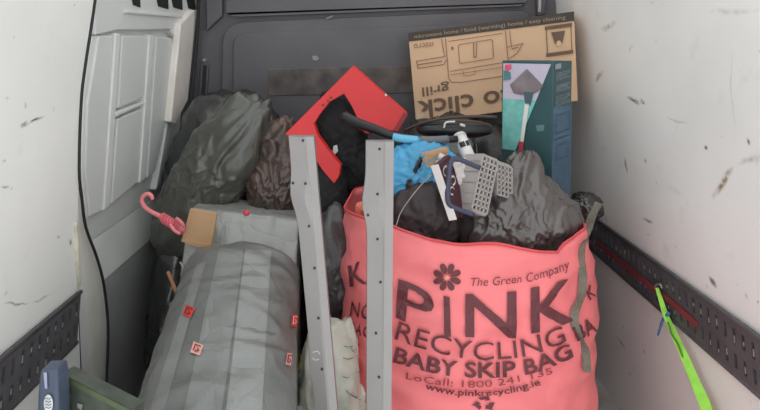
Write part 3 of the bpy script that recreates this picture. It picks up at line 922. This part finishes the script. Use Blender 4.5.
sm = face_map(E0, EY, EZ, 0.0015); sm2 = face_map(E0, EY, EZ, 0.003)
M_sidetext = mat('grey_small_print', (134, 142, 144), 0.5, rgb2=(84, 98, 106), vscale=120)
pv, pf = poly([(.0, .30), (1, .30), (1, 1), (0, 1)]); flat('side_blue_panel', pv, pf, sm, mat('mid_blue_print', (60, 86, 108), 0.4, rgb2=(76, 104, 126), vscale=10), tb)
rows = []
for blk0, blk1 in ((.06, .115), (.14, .19), (.215, .285)):
    nrow = 5
    for r in range(nrow):
        y = blk0 + (blk1 - blk0) * r / nrow
        rows.append(([(.14, y + .02), (.9 - .12 * (r % 3 == 2), y), (.9 - .12 * (r % 3 == 2), y + .007), (.14, y + .027)], [[0, 1, 2, 3]]))
v, f = merge(*rows); flat('small_print', v, f, sm, M_sidetext, tb)
v, f = merge(([(.1, .02), (.4, .015), (.4, .05), (.1, .055)], [[0, 1, 2, 3]])); flat('side_emblem', v, f, sm, mat('pale_emblem', (150, 156, 160), 0.5), tb)
v, f = merge(stroke([(.15, .36), (.85, .34), (.85, .46), (.15, .48)], .006, True, .24), stroke([(.1, .52), (.9, .5)], .006, False, .24), stroke([(.2, .56), (.8, .545), (.8, .64), (.2, .655)], .006, True, .24))
flat('side_line_print', v, f, sm2, mat('dark_blue_print', (44, 74, 106), 0.4), tb)

# ------------------------------------------------------------------ brown grill carton
gc = thing('grill_carton', 'brown grill carton printed upside down, propped against the bulkhead and right wall', 'carton')
BL = at(416, 124, 2.35); BR = at(578, 101, 2.185); TLc = at(404, 27, 2.36)
TLc = at(408, 33, 2.36); TRc = at(574, 11.5, 2.195); GX = BR - BL; GZ = TLc - BL
GY = GX.cross(GZ).normalized()
if GY.y < 0: GY = -GY
GY = GY * 0.15
prism('carton', [BL, BR, TRc, TLc], GY, M_card2, gc, 0.003)
def quad_map(off):
    n = -GY.normalized() * off
    return lambda u, v: (BL.lerp(BR, u)).lerp(TLc.lerp(TRc, u), v) + n
gm = quad_map(0.003); gm2 = quad_map(0.005)
asp = GX.length / GZ.length
pv, pf = poly([(0, .905), (1, .895), (1, 1), (0, 1)]); flat('dark_band', pv, pf, gm, M_bandink, gc)
def ctext(s, u0, u1, v0, h, m, rot=True, weight=0.0, nm='lettering'):
    V_, F_ = text2d(s, weight)
    out = [((u1 - (u1 - u0) * a) if rot else (u0 + (u1 - u0) * a, 0)[0], (v0 - b * h) if rot else (v0 + b * h)) for a, b in V_]
    for w in (words(V_, F_) if ' ' in s else [F_]): flat(nm, *subset(out, w), gm2, m, gc)
ctext('microwave home / food (warming) home / easy cleaning', .04, .95, .93, .042, M_bandtext, rot=False)
ctext('eco click', .02, .72, .24, .19, M_ink, weight=0.018)
ctext('grill', .06, .235, .385, .10, M_ink, weight=0.008)
ctext('micro', .03, .155, .87, .07, M_ink2, weight=0.0)
sk = merge(
    stroke([(.21, .88), (.22, .69), (.04, .68), (.045, .60), (.21, .605), (.235, .66)], .009, False, asp),
    stroke([(.235, .88), (.235, .45), (.25, .40), (.31, .385), (.62, .39)], .009, False, asp),
    stroke([(.255, .85), (.58, .86)], .008, False, asp), stroke([(.25, .52), (.58, .54)], .008, False, asp),
    stroke([(.25, .48), (.58, .49)], .006, False, asp), stroke([(.33, .50), (.33, .45), (.40, .45), (.40, .50)], .006, False, asp),
    stroke(rounded([(.31, .80), (.52, .81), (.52, .60), (.31, .59)], .02, 3), .008, True, asp),
    stroke([(.405, .80), (.40, .64), (.415, .64), (.425, .80)], .010, False, asp),
    stroke([(.60, .88), (.605, .56)], .009, False, asp), stroke([(.625, .88), (.63, .70)], .008, False, asp),
    stroke([(.605, .70), (.70, .72), (.66, .62), (.61, .57)], .009, False, asp), stroke([(.635, .675), (.665, .685)], .012, False, asp),
    stroke([(.05, .64), (.20, .645)], .012, False, asp))
flat('oven_drawing', sk[0], sk[1], gm2, M_ink2, gc)
v, f = disc2(.272, .77, .008, .02); flat('oven_drawing', v, f, gm2, M_ink2, gc)
mk = merge(([(.83, .875), (.985, .875), (.985, .835), (.83, .835)], [[0, 1, 2, 3]]), ([(.83, .575), (.985, .575), (.985, .535), (.83, .535)], [[0, 1, 2, 3]]),
           stroke([(.838, .84), (.838, .57)], .008, False, asp), stroke([(.978, .84), (.978, .57)], .008, False, asp),
           ([(.865, .80), (.945, .80), (.925, .665), (.885, .665)], [[0, 1, 2, 3]]))
flat('shop_mark', mk[0], mk[1], gm2, M_ink, gc)
v, f = disc2(.905, .665, .014, .035); flat('shop_mark', v, f, quad_map(0.0065), M_card2, gc)
for a, b in (((.0, .01), (.06, .0)), ):
    pv, pf = poly([(.0, .01), (.055, .01), (.06, .12), (.015, .14)]); t_ = flat('clear_tape', pv, pf, gm2, mat('clear_tape', (214, 186, 160), 0.15, var=.05), gc)

# black wand with cyan band and black case under the carton
wd = thing('vacuum_wand', 'curved black plastic wand with a cyan band, lying across the heap', 'wand')
tube('shaft', [at(343, 116, 1.8128), at(357, 123, 1.7864), at(375, 129, 1.7512), at(392, 135.5, 1.7248), at(408, 138.5, 1.716), at(430, 140, 1.716), at(457, 139, 1.7336)], [0.0176, 0.0167, 0.014, 0.0128, 0.0123, 0.0114, 0.0106], M_gloss, wd, seg=14)
tube('cyan_band', [at(393, 136.8, 1.7116), at(400, 138.2, 1.7072), at(408, 139.2, 1.7054), at(418, 140, 1.7054)], 0.0121, M_cyan, wd, seg=14)
tube('grey_sleeve', [at(420, 140, 1.7072), at(435, 140, 1.7072), at(448, 139.2, 1.716)], 0.012, mat('grey_sleeve', (96, 100, 104), 0.4), wd, seg=14)
lid = thing('plastic_lid', 'shallow black plastic lid with painted pale glints under the grill carton', 'lid')
tube('rim', [at(404, 131, 1.8744), at(420, 124, 1.848), at(440, 119, 1.8304), at(470, 116.5, 1.8216), at(497, 117, 1.8216)], 0.0053, mat('dark_brown_plastic', (62, 52, 48), 0.4), lid, seg=8)
blob('dome', at(455, 129, 1.8656), (0.132, 0.0528, 0.0308), M_gloss, 2, a1=.02, a2=0, a3=0, a4=0, parent=lid, sub=4)
tube('rim_glint', [at(444, 128, 1.7996), at(446, 122.5, 1.7996), at(455, 121.5, 1.7996)], 0.0031, M_paper, lid, seg=8)  # white glints on the lid, put in as pale strokes
tube('dome_glint', [at(460, 124.5, 1.7996), at(465, 126, 1.7996)], 0.0044, M_paper, lid, seg=8)

# ------------------------------------------------------------------ red angular panel and black cloth bag in its opening
rp = thing('red_panel', 'bright red angular plastic panel with a cut-out, standing on the heap behind the bars', 'panel')
ro = [(285, 134), (353, 66), (407, 114), (397, 131), (378, 131), (362, 124), (357, 118), (352, 107), (344, 94), (330, 102), (321, 113), (314, 124), (318, 136), (328, 150), (341, 166), (339, 177), (334, 184), (322, 170), (313, 156), (304, 148)]
def rpY(x, y): return 2.02 + (y - 66) * -0.0008 + (x - 345) * 0.0004
R = [at(x, y, rpY(x, y)) for x, y in ro]
prism('face', R, (0.004, 0.028, 0.004), M_red, rp, 0.003)
def on_red(x, y, o=0): return at(x, y, rpY(x, y) - o)
for x, y in ((323, 105), (331, 97.5), (328, 101), (386, 95)):
    prism('screw', [on_red(x + 1.3 * math.cos(a), y + 1.3 * math.sin(a), .003) for a in [i * math.pi / 4 for i in range(8)]], (0, .004, 0), mat('screw_red', (120, 34, 36), .5) if x < 380 else M_paper, rp)
prism('shaded_edge', [on_red(x, y, .004) for x, y in [(404, 112), (408, 115), (398, 132), (393, 131)]], (0.0, .02, 0), mat('shaded_red_edge', (150, 36, 42), .5), rp, .002)  # darker red puts the shade of the panel's side facet into colour
o = sheet('film_scrap', at(365, 127, 2.0), 0.06, 0.035, M_redfilm, 8, amp=.15, tilt=(0, .5, 0))
tag(o, 'crinkled red film scrap under the black wand, on the red panel', 'film')
bgc = thing('cloth_bag', 'black cloth bag with a white tag, bulging through the red panel', 'bag')
blob('cloth', at(342, 148, 2.10), (0.088, 0.072, 0.185), M_cloth, 17, p=2.6, bumps=(((-.5, -.3, .2), .10, .2), ((.4, -.4, -.6), .15, .2)), a2=.09, f2=2.4, rot=(0, -.12, 0), parent=bgc)
prism('tag', [at(x, y, 2.005) for x, y in [(333.5, 146), (337, 145), (338, 151), (335, 155), (332.5, 152)]], (0, .003, 0), M_white, bgc)

# ------------------------------------------------------------------ sacks on the left and between the bars
o = blob('rubbish_sack', (-0.555, 2.315, 0.44), (0.245, 0.15, 0.58), M_black, 51, p=2.7, bumps=(((.25, -.2, .95), .06, .2),), a1=.05, a2=.05, f2=2.2, sub=6, stretch=(1, 1, .6))
tag(o, 'big shiny black bin liner against the bulkhead in the back left corner', 'bin bag', 'bin liners')
o = blob('rubbish_sack', (-0.58, 2.06, 0.77), (0.125, 0.10, 0.29), M_olive, 61, p=2.4, bumps=(((.35, -.3, .9), .10, .3),), knot=(.1, -.2, 1), pleats=8, pamp=.045, a1=.05, a2=.04, f2=1.8, rot=(0, .5, 0), sub=6, stretch=(1.4, 1.4, .4))
tag(o, 'smooth grey green bin liner leaning in front of the big black one', 'bin bag', 'bin liners')
o = blob('rubbish_sack', (-0.70, 2.06, 0.20), (0.085, 0.085, 0.33), M_black, 67, p=2.4, a2=.06, sub=5)
tag(o, 'black bin liner standing low between the sliding door and the wrapped bundle', 'bin bag', 'bin liners')
o = blob('rubbish_sack', (-0.325, 2.09, 0.76), (0.105, 0.105, 0.205), M_see, 71, p=2.4, knot=(.25, -.2, 1), pleats=9, pamp=.06, a2=.07, f2=2.6, sub=6, stretch=(1.3, 1.3, .6))
tag(o, 'brownish see-through bin liner with reddish contents beside the left silver bar', 'bin bag', 'bin liners')
o = blob('rubbish_sack', (-0.195, 2.38, 0.36), (0.11, 0.13, 0.48), M_black, 77, p=2.6, a2=.05)
tag(o, 'black bin liner on the floor behind the red panel', 'bin bag', 'bin liners')
o = blob('rubbish_sack', (-0.105, 1.86, 0.45), (0.066, 0.075, 0.26), mat('shiny_grey_liner', (82, 82, 84), .28, var=.2, vscale=5, bumps=(('crease', 12, .3), ('noise', 20, .3))), 81, p=2.3, a2=.10, f2=2.4, sub=5, stretch=(1.5, 1.5, .5))
tag(o, 'narrow shiny grey bin liner hanging down between the two silver bars', 'bin bag', 'bin liners')
o = blob('rubbish_sack', (-0.13, 1.89, 0.05), (0.075, 0.09, 0.18), M_black, 83, a2=.06)
tag(o, 'low black bin liner on the floor under the shiny grey one', 'bin bag', 'bin liners')
o = blob('rubbish_sack', (-0.155, 2.02, 0.70), (0.085, 0.10, 0.17), M_cloth, 88, a2=.06)
tag(o, 'dark sack behind the left silver bar, under the red panel', 'bin bag', 'bin liners')
wc = thing('carrier_bag', 'crumpled white carrier bag with green and yellow print between the silver bars', 'bag')
o = blob('sheet', (-0.096, 1.53, 0.15), (0.080, 0.075, 0.31), mat('white_green_carrier', (176, 184, 168), .45, rgb2=(214, 210, 200), vscale=9, bumps=(('crease', 10, .4), ('noise', 22, .3))), 91, p=2.6, a2=.10, f2=2.6, parent=wc, sub=6)
wv = bvh_of(o)
v, f = grid_quad([(296, 352), (303, 350), (302, 368), (297, 372)], 5, 8); decal('yellow_print', v, f, wv, mat('yellow_green_print', (196, 196, 60), .5, var=.15), wc, .003)
random.seed(3)
ln = []
for k in range(9):
    x, y = random.uniform(338, 358), random.uniform(345, 402); dx, dy = random.uniform(3, 9), random.uniform(-5, 5)
    ln.append(stroke([(x, y), (x + dx * .5, y + dy * .4 + 1), (x + dx, y + dy)], .7))
v, f = merge(*ln); decal('dark_print', v, f, wv, mat('dark_green_print', (86, 96, 84), .6), wc, .003)
o = blob('orange_lump', at(333, 246, 1.90), (.028, .03, .045), mat('tan_foam', (150, 100, 78), .7), 4, a2=.05, sub=4)
o.name = 'foam_lump'; tag(o, 'small tan foam lump between the left silver bar and shiny grey liner', 'foam')
o = blob('cloth_scrap', at(361, 209, 1.80), (.018, .018, .022), mat('orange_pink_cloth', (228, 128, 104), .6), 6, a2=.06, sub=4)
tag(o, 'small orange pink cloth scrap on the pink bag rim beside the right silver bar', 'cloth')

# ------------------------------------------------------------------ two silver bars
def bar(pxt, pxb, label, wave):
    """folded aluminium channel standing on the floor; wave = where its edge swells"""
    root = thing('metal_bar', label, 'bar', 'silver bars')
    Yt, Yb = 1.40, 1.34
    n = 60; rows = []; V = []; Fc = []
    ys = [pxt[2] + (640 - pxt[2]) * i / n for i in range(n + 1)]
    # straight line through the two measured levels
    for i, py in enumerate(ys):
        s = (py - pxt[2]) / (410 - pxt[2])
        Y = Yt + (Yb - Yt) * s
        l = pxt[0] + (pxb[0] - pxt[0]) * s; r = pxt[1] + (pxb[1] - pxt[1]) * s
        g = math.exp(-((py - wave) / 17.0) ** 2)
        g2 = math.exp(-((py - wave - 4) / 15.0) ** 2)
        step = 1 / (1 + math.exp(-(py - wave - 18) / 5))
        w = r - l
        L = l - 3.4 * g + 1.6 * step
        Mx = l + w * 0.62 - 4.6 * g2
        M2 = l + w * (0.70) + 0.8 * g2
        pts = [(L, 0.020), (L + .6, 0.009), (Mx, 0.0), (M2, 0.004 + .003 * g2), (r, 0.006), (r, 0.036), (L + 1, 0.036)]
        for x, dy in pts:
            p = at(x, py, Y); V.append(Vector((p.x, p.y + dy, max(ZF, p.z))))
    k = 7
    for i in range(n):
        for s in range(k):
            t = (s + 1) % k; Fc.append([i * k + s, i * k + t, (i + 1) * k + t, (i + 1) * k + s])
    Fc += [list(range(k)), [n * k + s for s in range(k)][::-1]]
    o = mesh('channel', V, Fc, M_alu, root)
    o.data.materials.append(M_alu_lit)
    for pi, p in enumerate(o.data.polygons):
        if pi < n * k and pi % k in (2, 3): p.material_index = 1
    return root, bvh_of(o)
b1, v1 = bar((287.5, 313.5, 137), (312.5, 337, 410), 'left silver metal bar standing upright, top tilted to the left', 195)
b2, v2 = bar((365.5, 394, 142), (364.5, 391.5, 410), 'right silver metal bar standing straight in front of the pink bag', 203)
def screws(root, bv, pts, r=1.4, m=M_dark):
    for x, y in pts:
        h = bv.ray_cast(Vector((0, 0, CZ)), ray(x, y).normalized())
        if h[0] is None: continue
        c = h[0]; n = 10; rr = r / F * c.y
        V = [c + Vector((rr * math.cos(2 * math.pi * i / n), -.0015, rr * math.sin(2 * math.pi * i / n))) for i in range(n)]
        prism('screw', V, (0, .004, 0), m, root)
screws(b1, v1, [(303, 140.5), (305.5, 183.5), (293, 183), (309, 226), (314.5, 268), (318.5, 318), (322, 369)])
screws(b2, v2, [(379.5, 149), (377.5, 194), (368, 215), (377.5, 239), (380.5, 282), (376, 333), (379, 377)])
decal('sticker_residue', *merge(stroke([(313, 352), (318, 351), (320, 354)], .8), stroke([(312, 358), (316, 360), (319, 359)], .7)), v1, M_paper, b1, .001)

# ------------------------------------------------------------------ wrapped bundle and taped carton
wbun = thing('wrapped_bundle', 'large bundle wrapped in shiny grey plastic with small red stickers', 'bundle')
def bund(p):
    # p in local half sizes (.168,.42,.5): y runs from far (+) to near (-), z is height share
    s = (p.y + .42) / .84; Y = 1.08 + s * 0.685
    ztop = 0.360 + (Y - 0.93) * 0.345
    cx = -0.318 - (Y - 1.0) * 0.085
    h = (p.z + .5)
    x = cx + p.x * (1.10 - .06 * s)
    # plump crown
    crown = 0.028 * (1 - (p.x / .168) ** 2) * max(0, h - .6) / .4
    z = ZF + 0.006 + h * (ztop - ZF - 0.006) + crown
    q = Vector((x * 3, Y * 3, z * 3))
    d = 0.009 * ridge(Vector((q.x * 1.1, q.y * 3.4, q.z * 1.0)) * 1.7 + Vector((nz(q * 2), nz(q * 2.2 + Vector((3, 1, 0))), 0)) * .6) + 0.004 * ridge(q * 4) + .006 * nz(q * 1.3)
    return Vector((x + .3 * d * p.x / .168, Y, max(ZF + .004, z + d)))
bo = rounded_box('wrap', (.168, .42, .5), .085, bund, M_wrap, wbun, n=84)
bbv = bvh_of(bo)
M_band2 = mat('dull_tape_band', (124, 126, 124), 0.28, var=0.08, vscale=7, bumps=(('crease', 8, 0.35), ('noise', 18, 0.4)))
for q, mm in (([(219, 249), (244, 249), (222, 412), (184, 412)], M_band2), ([(245, 249), (271, 251), (262, 412), (226, 412)], M_band), ([(196, 266), (206, 262), (164, 412), (150, 412)], M_band2)):
    v, f = grid_quad(q, 10, 60); decal('tape_band', v, f, bbv, mm, wbun, 0.0012)
M_st = mat('red_sticker', (214, 66, 62), .5); M_st2 = mat('pale_pink_sticker', (216, 160, 150), .5); M_mark = mat('sticker_mark', (120, 40, 40), .5); M_mark2 = mat('pale_sticker_mark', (238, 190, 180), .5)
def sticker(c, w, h, a, m, m2, lab):
    def q(x, y): return (c[0] + x * math.cos(a) - y * math.sin(a), c[1] + x * math.sin(a) + y * math.cos(a))
    v, f = grid_quad([q(-w, -h), q(w, -h), q(w, h), q(-w, h)], 5, 5)
    s = decal('sticker', v, f, bbv, m, wbun, .0035); s['label'] = lab
    mk = merge(stroke([q(-w * .5, h * .6), q(-w * .5, -h * .6), q(w * .55, -h * .6)], 1.1), stroke([q(-w * .1, h * .6), q(w * .5, h * .3), q(w * .1, -h * .1)], 1.0))
    o = decal('sticker_mark', mk[0], mk[1], bbv, m2, s, .0055)
sticker((189, 312), 4.6, 5.2, .45, M_st, M_mark, 'square red sticker')
sticker((197, 349.5), 5.2, 5.4, .35, M_st2, M_mark, 'square pale pink sticker')
sticker((293.5, 321), 3.0, 6.0, .1, M_st, M_mark2, 'narrow red sticker')
sticker((288, 360), 2.6, 6.0, .12, M_st2, M_mark, 'narrow pale pink sticker')

tc_ = thing('taped_carton', 'upright carton wrapped in silver grey tape with bare cardboard at its left end', 'carton')
c0 = at(187, 211, 1.86); c1 = at(298, 223, 1.86)
CX = c1 - c0; CW = CX.length
def tcart(p):
    u = (p.x + .5); h = (p.z + .5)
    base = Vector((c0.x, 1.795, ZF + 0.006)); top = c0.copy()
    b = base + Vector((CX.x * u, 0, 0)); t = c0 + CX * u
    q = Vector((u * 3, p.y * 9, h * 9))
    v = b.lerp(t, h)
    v.y = 1.795 + (p.y + .09) + .5 * max(0, h - .80) + .012 * ridge(q * .9) * max(0, h - .7) - 0.011 * ridge(Vector((q.x * 2.6, 0, q.z * .9)) + Vector((nz(q), 0, nz(q * 1.7)))) * (1 if p.y < -.05 else 0)
    return v
tw = rounded_box('tape_wrap', (.5, .09, .5), .018, tcart, M_foil, tc_, n=40)
Yc = 1.785
fl_ = prism('cardboard_flap', [at(x, y, Yc) for x, y in [(190, 209), (217, 213.5), (211, 247.5), (197, 246), (190, 244), (181.5, 240.5)]], (0, .014, 0), M_card, tc_, .002)
prism('flap_fold', [at(x, y, Yc - .006) for x, y in [(182, 238), (189, 240), (198, 243), (211, 245), (210.5, 248), (196, 247), (190, 245), (181, 241.5)]], (0, .008, 0), M_card, tc_, .001)

# pink hooked handle, wooden stick
hk = thing('hooked_handle', 'pink plastic hook handle wound with pink cord, sticking out beside the cardboard flap', 'handle')
tube('hook', [at(152.5, 199.5, 1.70), at(151.5, 196, 1.70), at(148, 193.8, 1.70), at(143.5, 196, 1.70), at(142, 201, 1.70), at(144.5, 206.5, 1.70), at(151, 211.5, 1.71), at(158, 215, 1.72), at(166, 220, 1.73), at(184, 231, 1.76)], [.0055, .0062, .0062, .0062, .0062, .0065, .0065, .007, .008, .009], M_hook, hk, seg=12)
hel = []
for i in range(40):
    t = i / 39; c = at(163 + 19 * t, 218 + 12 * t, 1.725 + .035 * t); a = i * 1.15
    hel.append(c + Vector((.004 * math.cos(a), .014 * math.cos(a + .6), .0145 * math.sin(a))))
tube('wound_cord', hel, .0055, mat('pink_cord', (214, 104, 116), .6, var=.15, vscale=40), hk, seg=7, n=3)
tube('loose_end', [at(170, 224, 1.72), at(174, 230, 1.715), at(180, 234, 1.72)], .005, M_hook, hk, seg=8)
tube('loose_end', [at(176, 218, 1.73), at(181, 222, 1.725), at(184, 226, 1.73)], .005, M_hook, hk, seg=8)
o = blob('cord_knot', at(246.5, 213, 1.80), (.010, .008, .009), mat('red_pink_cord', (206, 70, 82), .5), 3, sub=3)
tag(o, 'tiny red pink knot on the top edge of the taped carton', 'cord')
a, b = at(168, 272, 1.79), at(179, 298, 1.73)
o = tube('wooden_stick', [a, b], .0058, mat('raw_wood', (172, 122, 88), .7, var=.15, vscale=30), seg=6, curve=False, smooth=False)
tag(o, 'short raw wooden stick between the grey door panel and the wrapped bundle', 'stick')
o = tube('wire_end', [at(180, 262, 1.79), at(183, 268, 1.785), at(181, 275, 1.78)], .003, M_glint, seg=8)
tag(o, 'short shiny wire end above the wooden stick', 'wire')

# ------------------------------------------------------------------ boxes in the near left corner
nb = thing('navy_box', 'narrow navy box with a white oval label in the near left corner', 'box')
c = at(36, 372, 1.0); w = at(58.5, 371, 1.0) - c
h_ = Vector((0.0, 0.0, -(c.z - ZF - 0.004)))
o = rounded_box('carton', (.5, .5, .5), .16, lambda p: c + w * (p.x + .5) + Vector((0, .045, 0)) * (p.y + .5) + h_ * (.5 - p.z), mat('navy_card', (62, 72, 92), .4, rgb2=(76, 86, 104), vscale=14), nb, n=14)
nbv = bvh_of(o)
ov = disc2(49, 403, 4.6, 9, 28); v = ov[0] + [(49, 403)]; f = [[i, (i + 1) % 28, 28] for i in range(28)]
decal('oval_label', v, f, nbv, mat('white_label', (206, 208, 210), .5), nb, .002)
mk = merge(*[stroke([(45.8 + (k % 2) * .4, 398 + 3 * k), (47.5, 396.8 + 3 * k), (49.5, 398.2 + 3 * k), (52, 397 + 3 * k)], .8) for k in range(4)])
decal('label_print', mk[0], mk[1], nbv, mat('grey_label_print', (110, 114, 120), .5), nb, .0035)
v, f = grid_quad([(44, 372), (47.5, 372), (48, 388), (45.5, 388)], 3, 8); decal('pale_flash', v, f, nbv, mat('lilac_flash', (150, 150, 176), .4), nb, .002)

gb = thing('green_box', 'dark green box leaning beside the navy box in the near left corner', 'box')
p0 = at(60.5, 373, 1.06); p1 = at(132, 410, 0.99)
gx = p1 - p0; gz = Vector((-.06, 0, -.74)); gz = gz - gx * gz.dot(gx) / gx.dot(gx)
gy = gx.cross(gz).normalized()
if gy.y < 0: gy = -gy
gy *= .03
obox('carton', p0, gx, gy, gz, mat('dark_green_card', (56, 64, 56), .4, rgb2=(78, 84, 74), vscale=28), gb, .002)
gmf = face_map(p0, gx, gz, .0015); gmf2 = face_map(p0, gx, gz, .003)
pv, pf = poly([(.10, .0), (1, .0), (1, .014), (.14, .014)]); flat('green_border', pv, pf, gmf, mat('leaf_green_print', (78, 90, 62), .45, var=.15, vscale=25), gb)
pv, pf = poly([(0, 0), (.085, 0), (.10, .028), (.03, .034)]); flat('cream_corner', pv, pf, gmf2, mat('cream_print', (172, 164, 146), .5), gb)
for (u, v_), (a_, b_) in (((.10, .040), (.10, .012)), ((.08, .064), (.12, .016)), ((.3, .048), (.08, .012))):
    pv, pf = poly([(u, v_), (u + a_, v_ - .004), (u + a_ * .9, v_ + b_), (u + .01, v_ + b_ * .8)]); flat('pale_print', pv, pf, gmf2, mat('grey_green_print', (128, 134, 126), .5), gb)

# ------------------------------------------------------------------ straps on the right wall rail
def onr(x, y, o): return on_right(x, y, -o)
o = ribbon('strap', [onr(596, 242, .016), onr(620, 262, .017), onr(650, 286, .017), onr(672, 303, .017), onr(697, 325, .016)], .020, .003, M_redcord, None, 0.0, NR.cross(Vector((0, 1, 0))))
tag(o, 'dark red strap lying along the lower edge of the right rail', 'strap')
ls = thing('webbing_strap', 'neon green webbing strap hanging from the right rail', 'strap')
ribbon('webbing', [onr(657, 288, .026), onr(661, 300, .03), onr(666, 316, .03), onr(676, 338, .032), onr(686, 360, .034), onr(696, 384, .036), onr(704, 402, .036), onr(712, 424, .036), onr(720, 450, .036)], (.010, .036), .0035, M_lime, ls, 0.35, (-.75, .66, 0))
tube('hook', [onr(655, 289, .014), onr(656, 285, .022), onr(660, 284.5, .026), onr(662, 288, .022)], .0035, M_glint, ls, seg=8)
ribbon('fold', [onr(668, 322, .040), onr(672, 334, .041), onr(678, 344, .040), onr(683, 358, .038)], .006, .003, mat('dark_green_edge', (96, 150, 60), .6), ls, 0.1, (0, 1, 0))
o = tube('cord', [onr(669, 313, .028), onr(664, 318, .03), onr(661, 325, .03), onr(658, 335, .028)], [.005, .004, .004, .003], M_bluecord, seg=8)
tag(o, 'short blue cord end tied to the neon green strap', 'cord')

# ------------------------------------------------------------------ put every thing's origin at its base
bpy.context.view_layer.update()
def meshes(o):
    r = [o] if o.type == 'MESH' else []
    for c in o.children: r += meshes(c)
    return r
for o in ROOTS:
    ms = meshes(o)
    vs = [v.co for m_ in ms for v in m_.data.vertices]
    if not vs: continue
    lo = Vector([min(v[i] for v in vs) for i in range(3)]); hi = Vector([max(v[i] for v in vs) for i in range(3)])
    b = Vector(((lo.x + hi.x) / 2, (lo.y + hi.y) / 2, lo.z))
    for m_ in ms: m_.data.transform(Matrix.Translation(-b))
    o.location = b
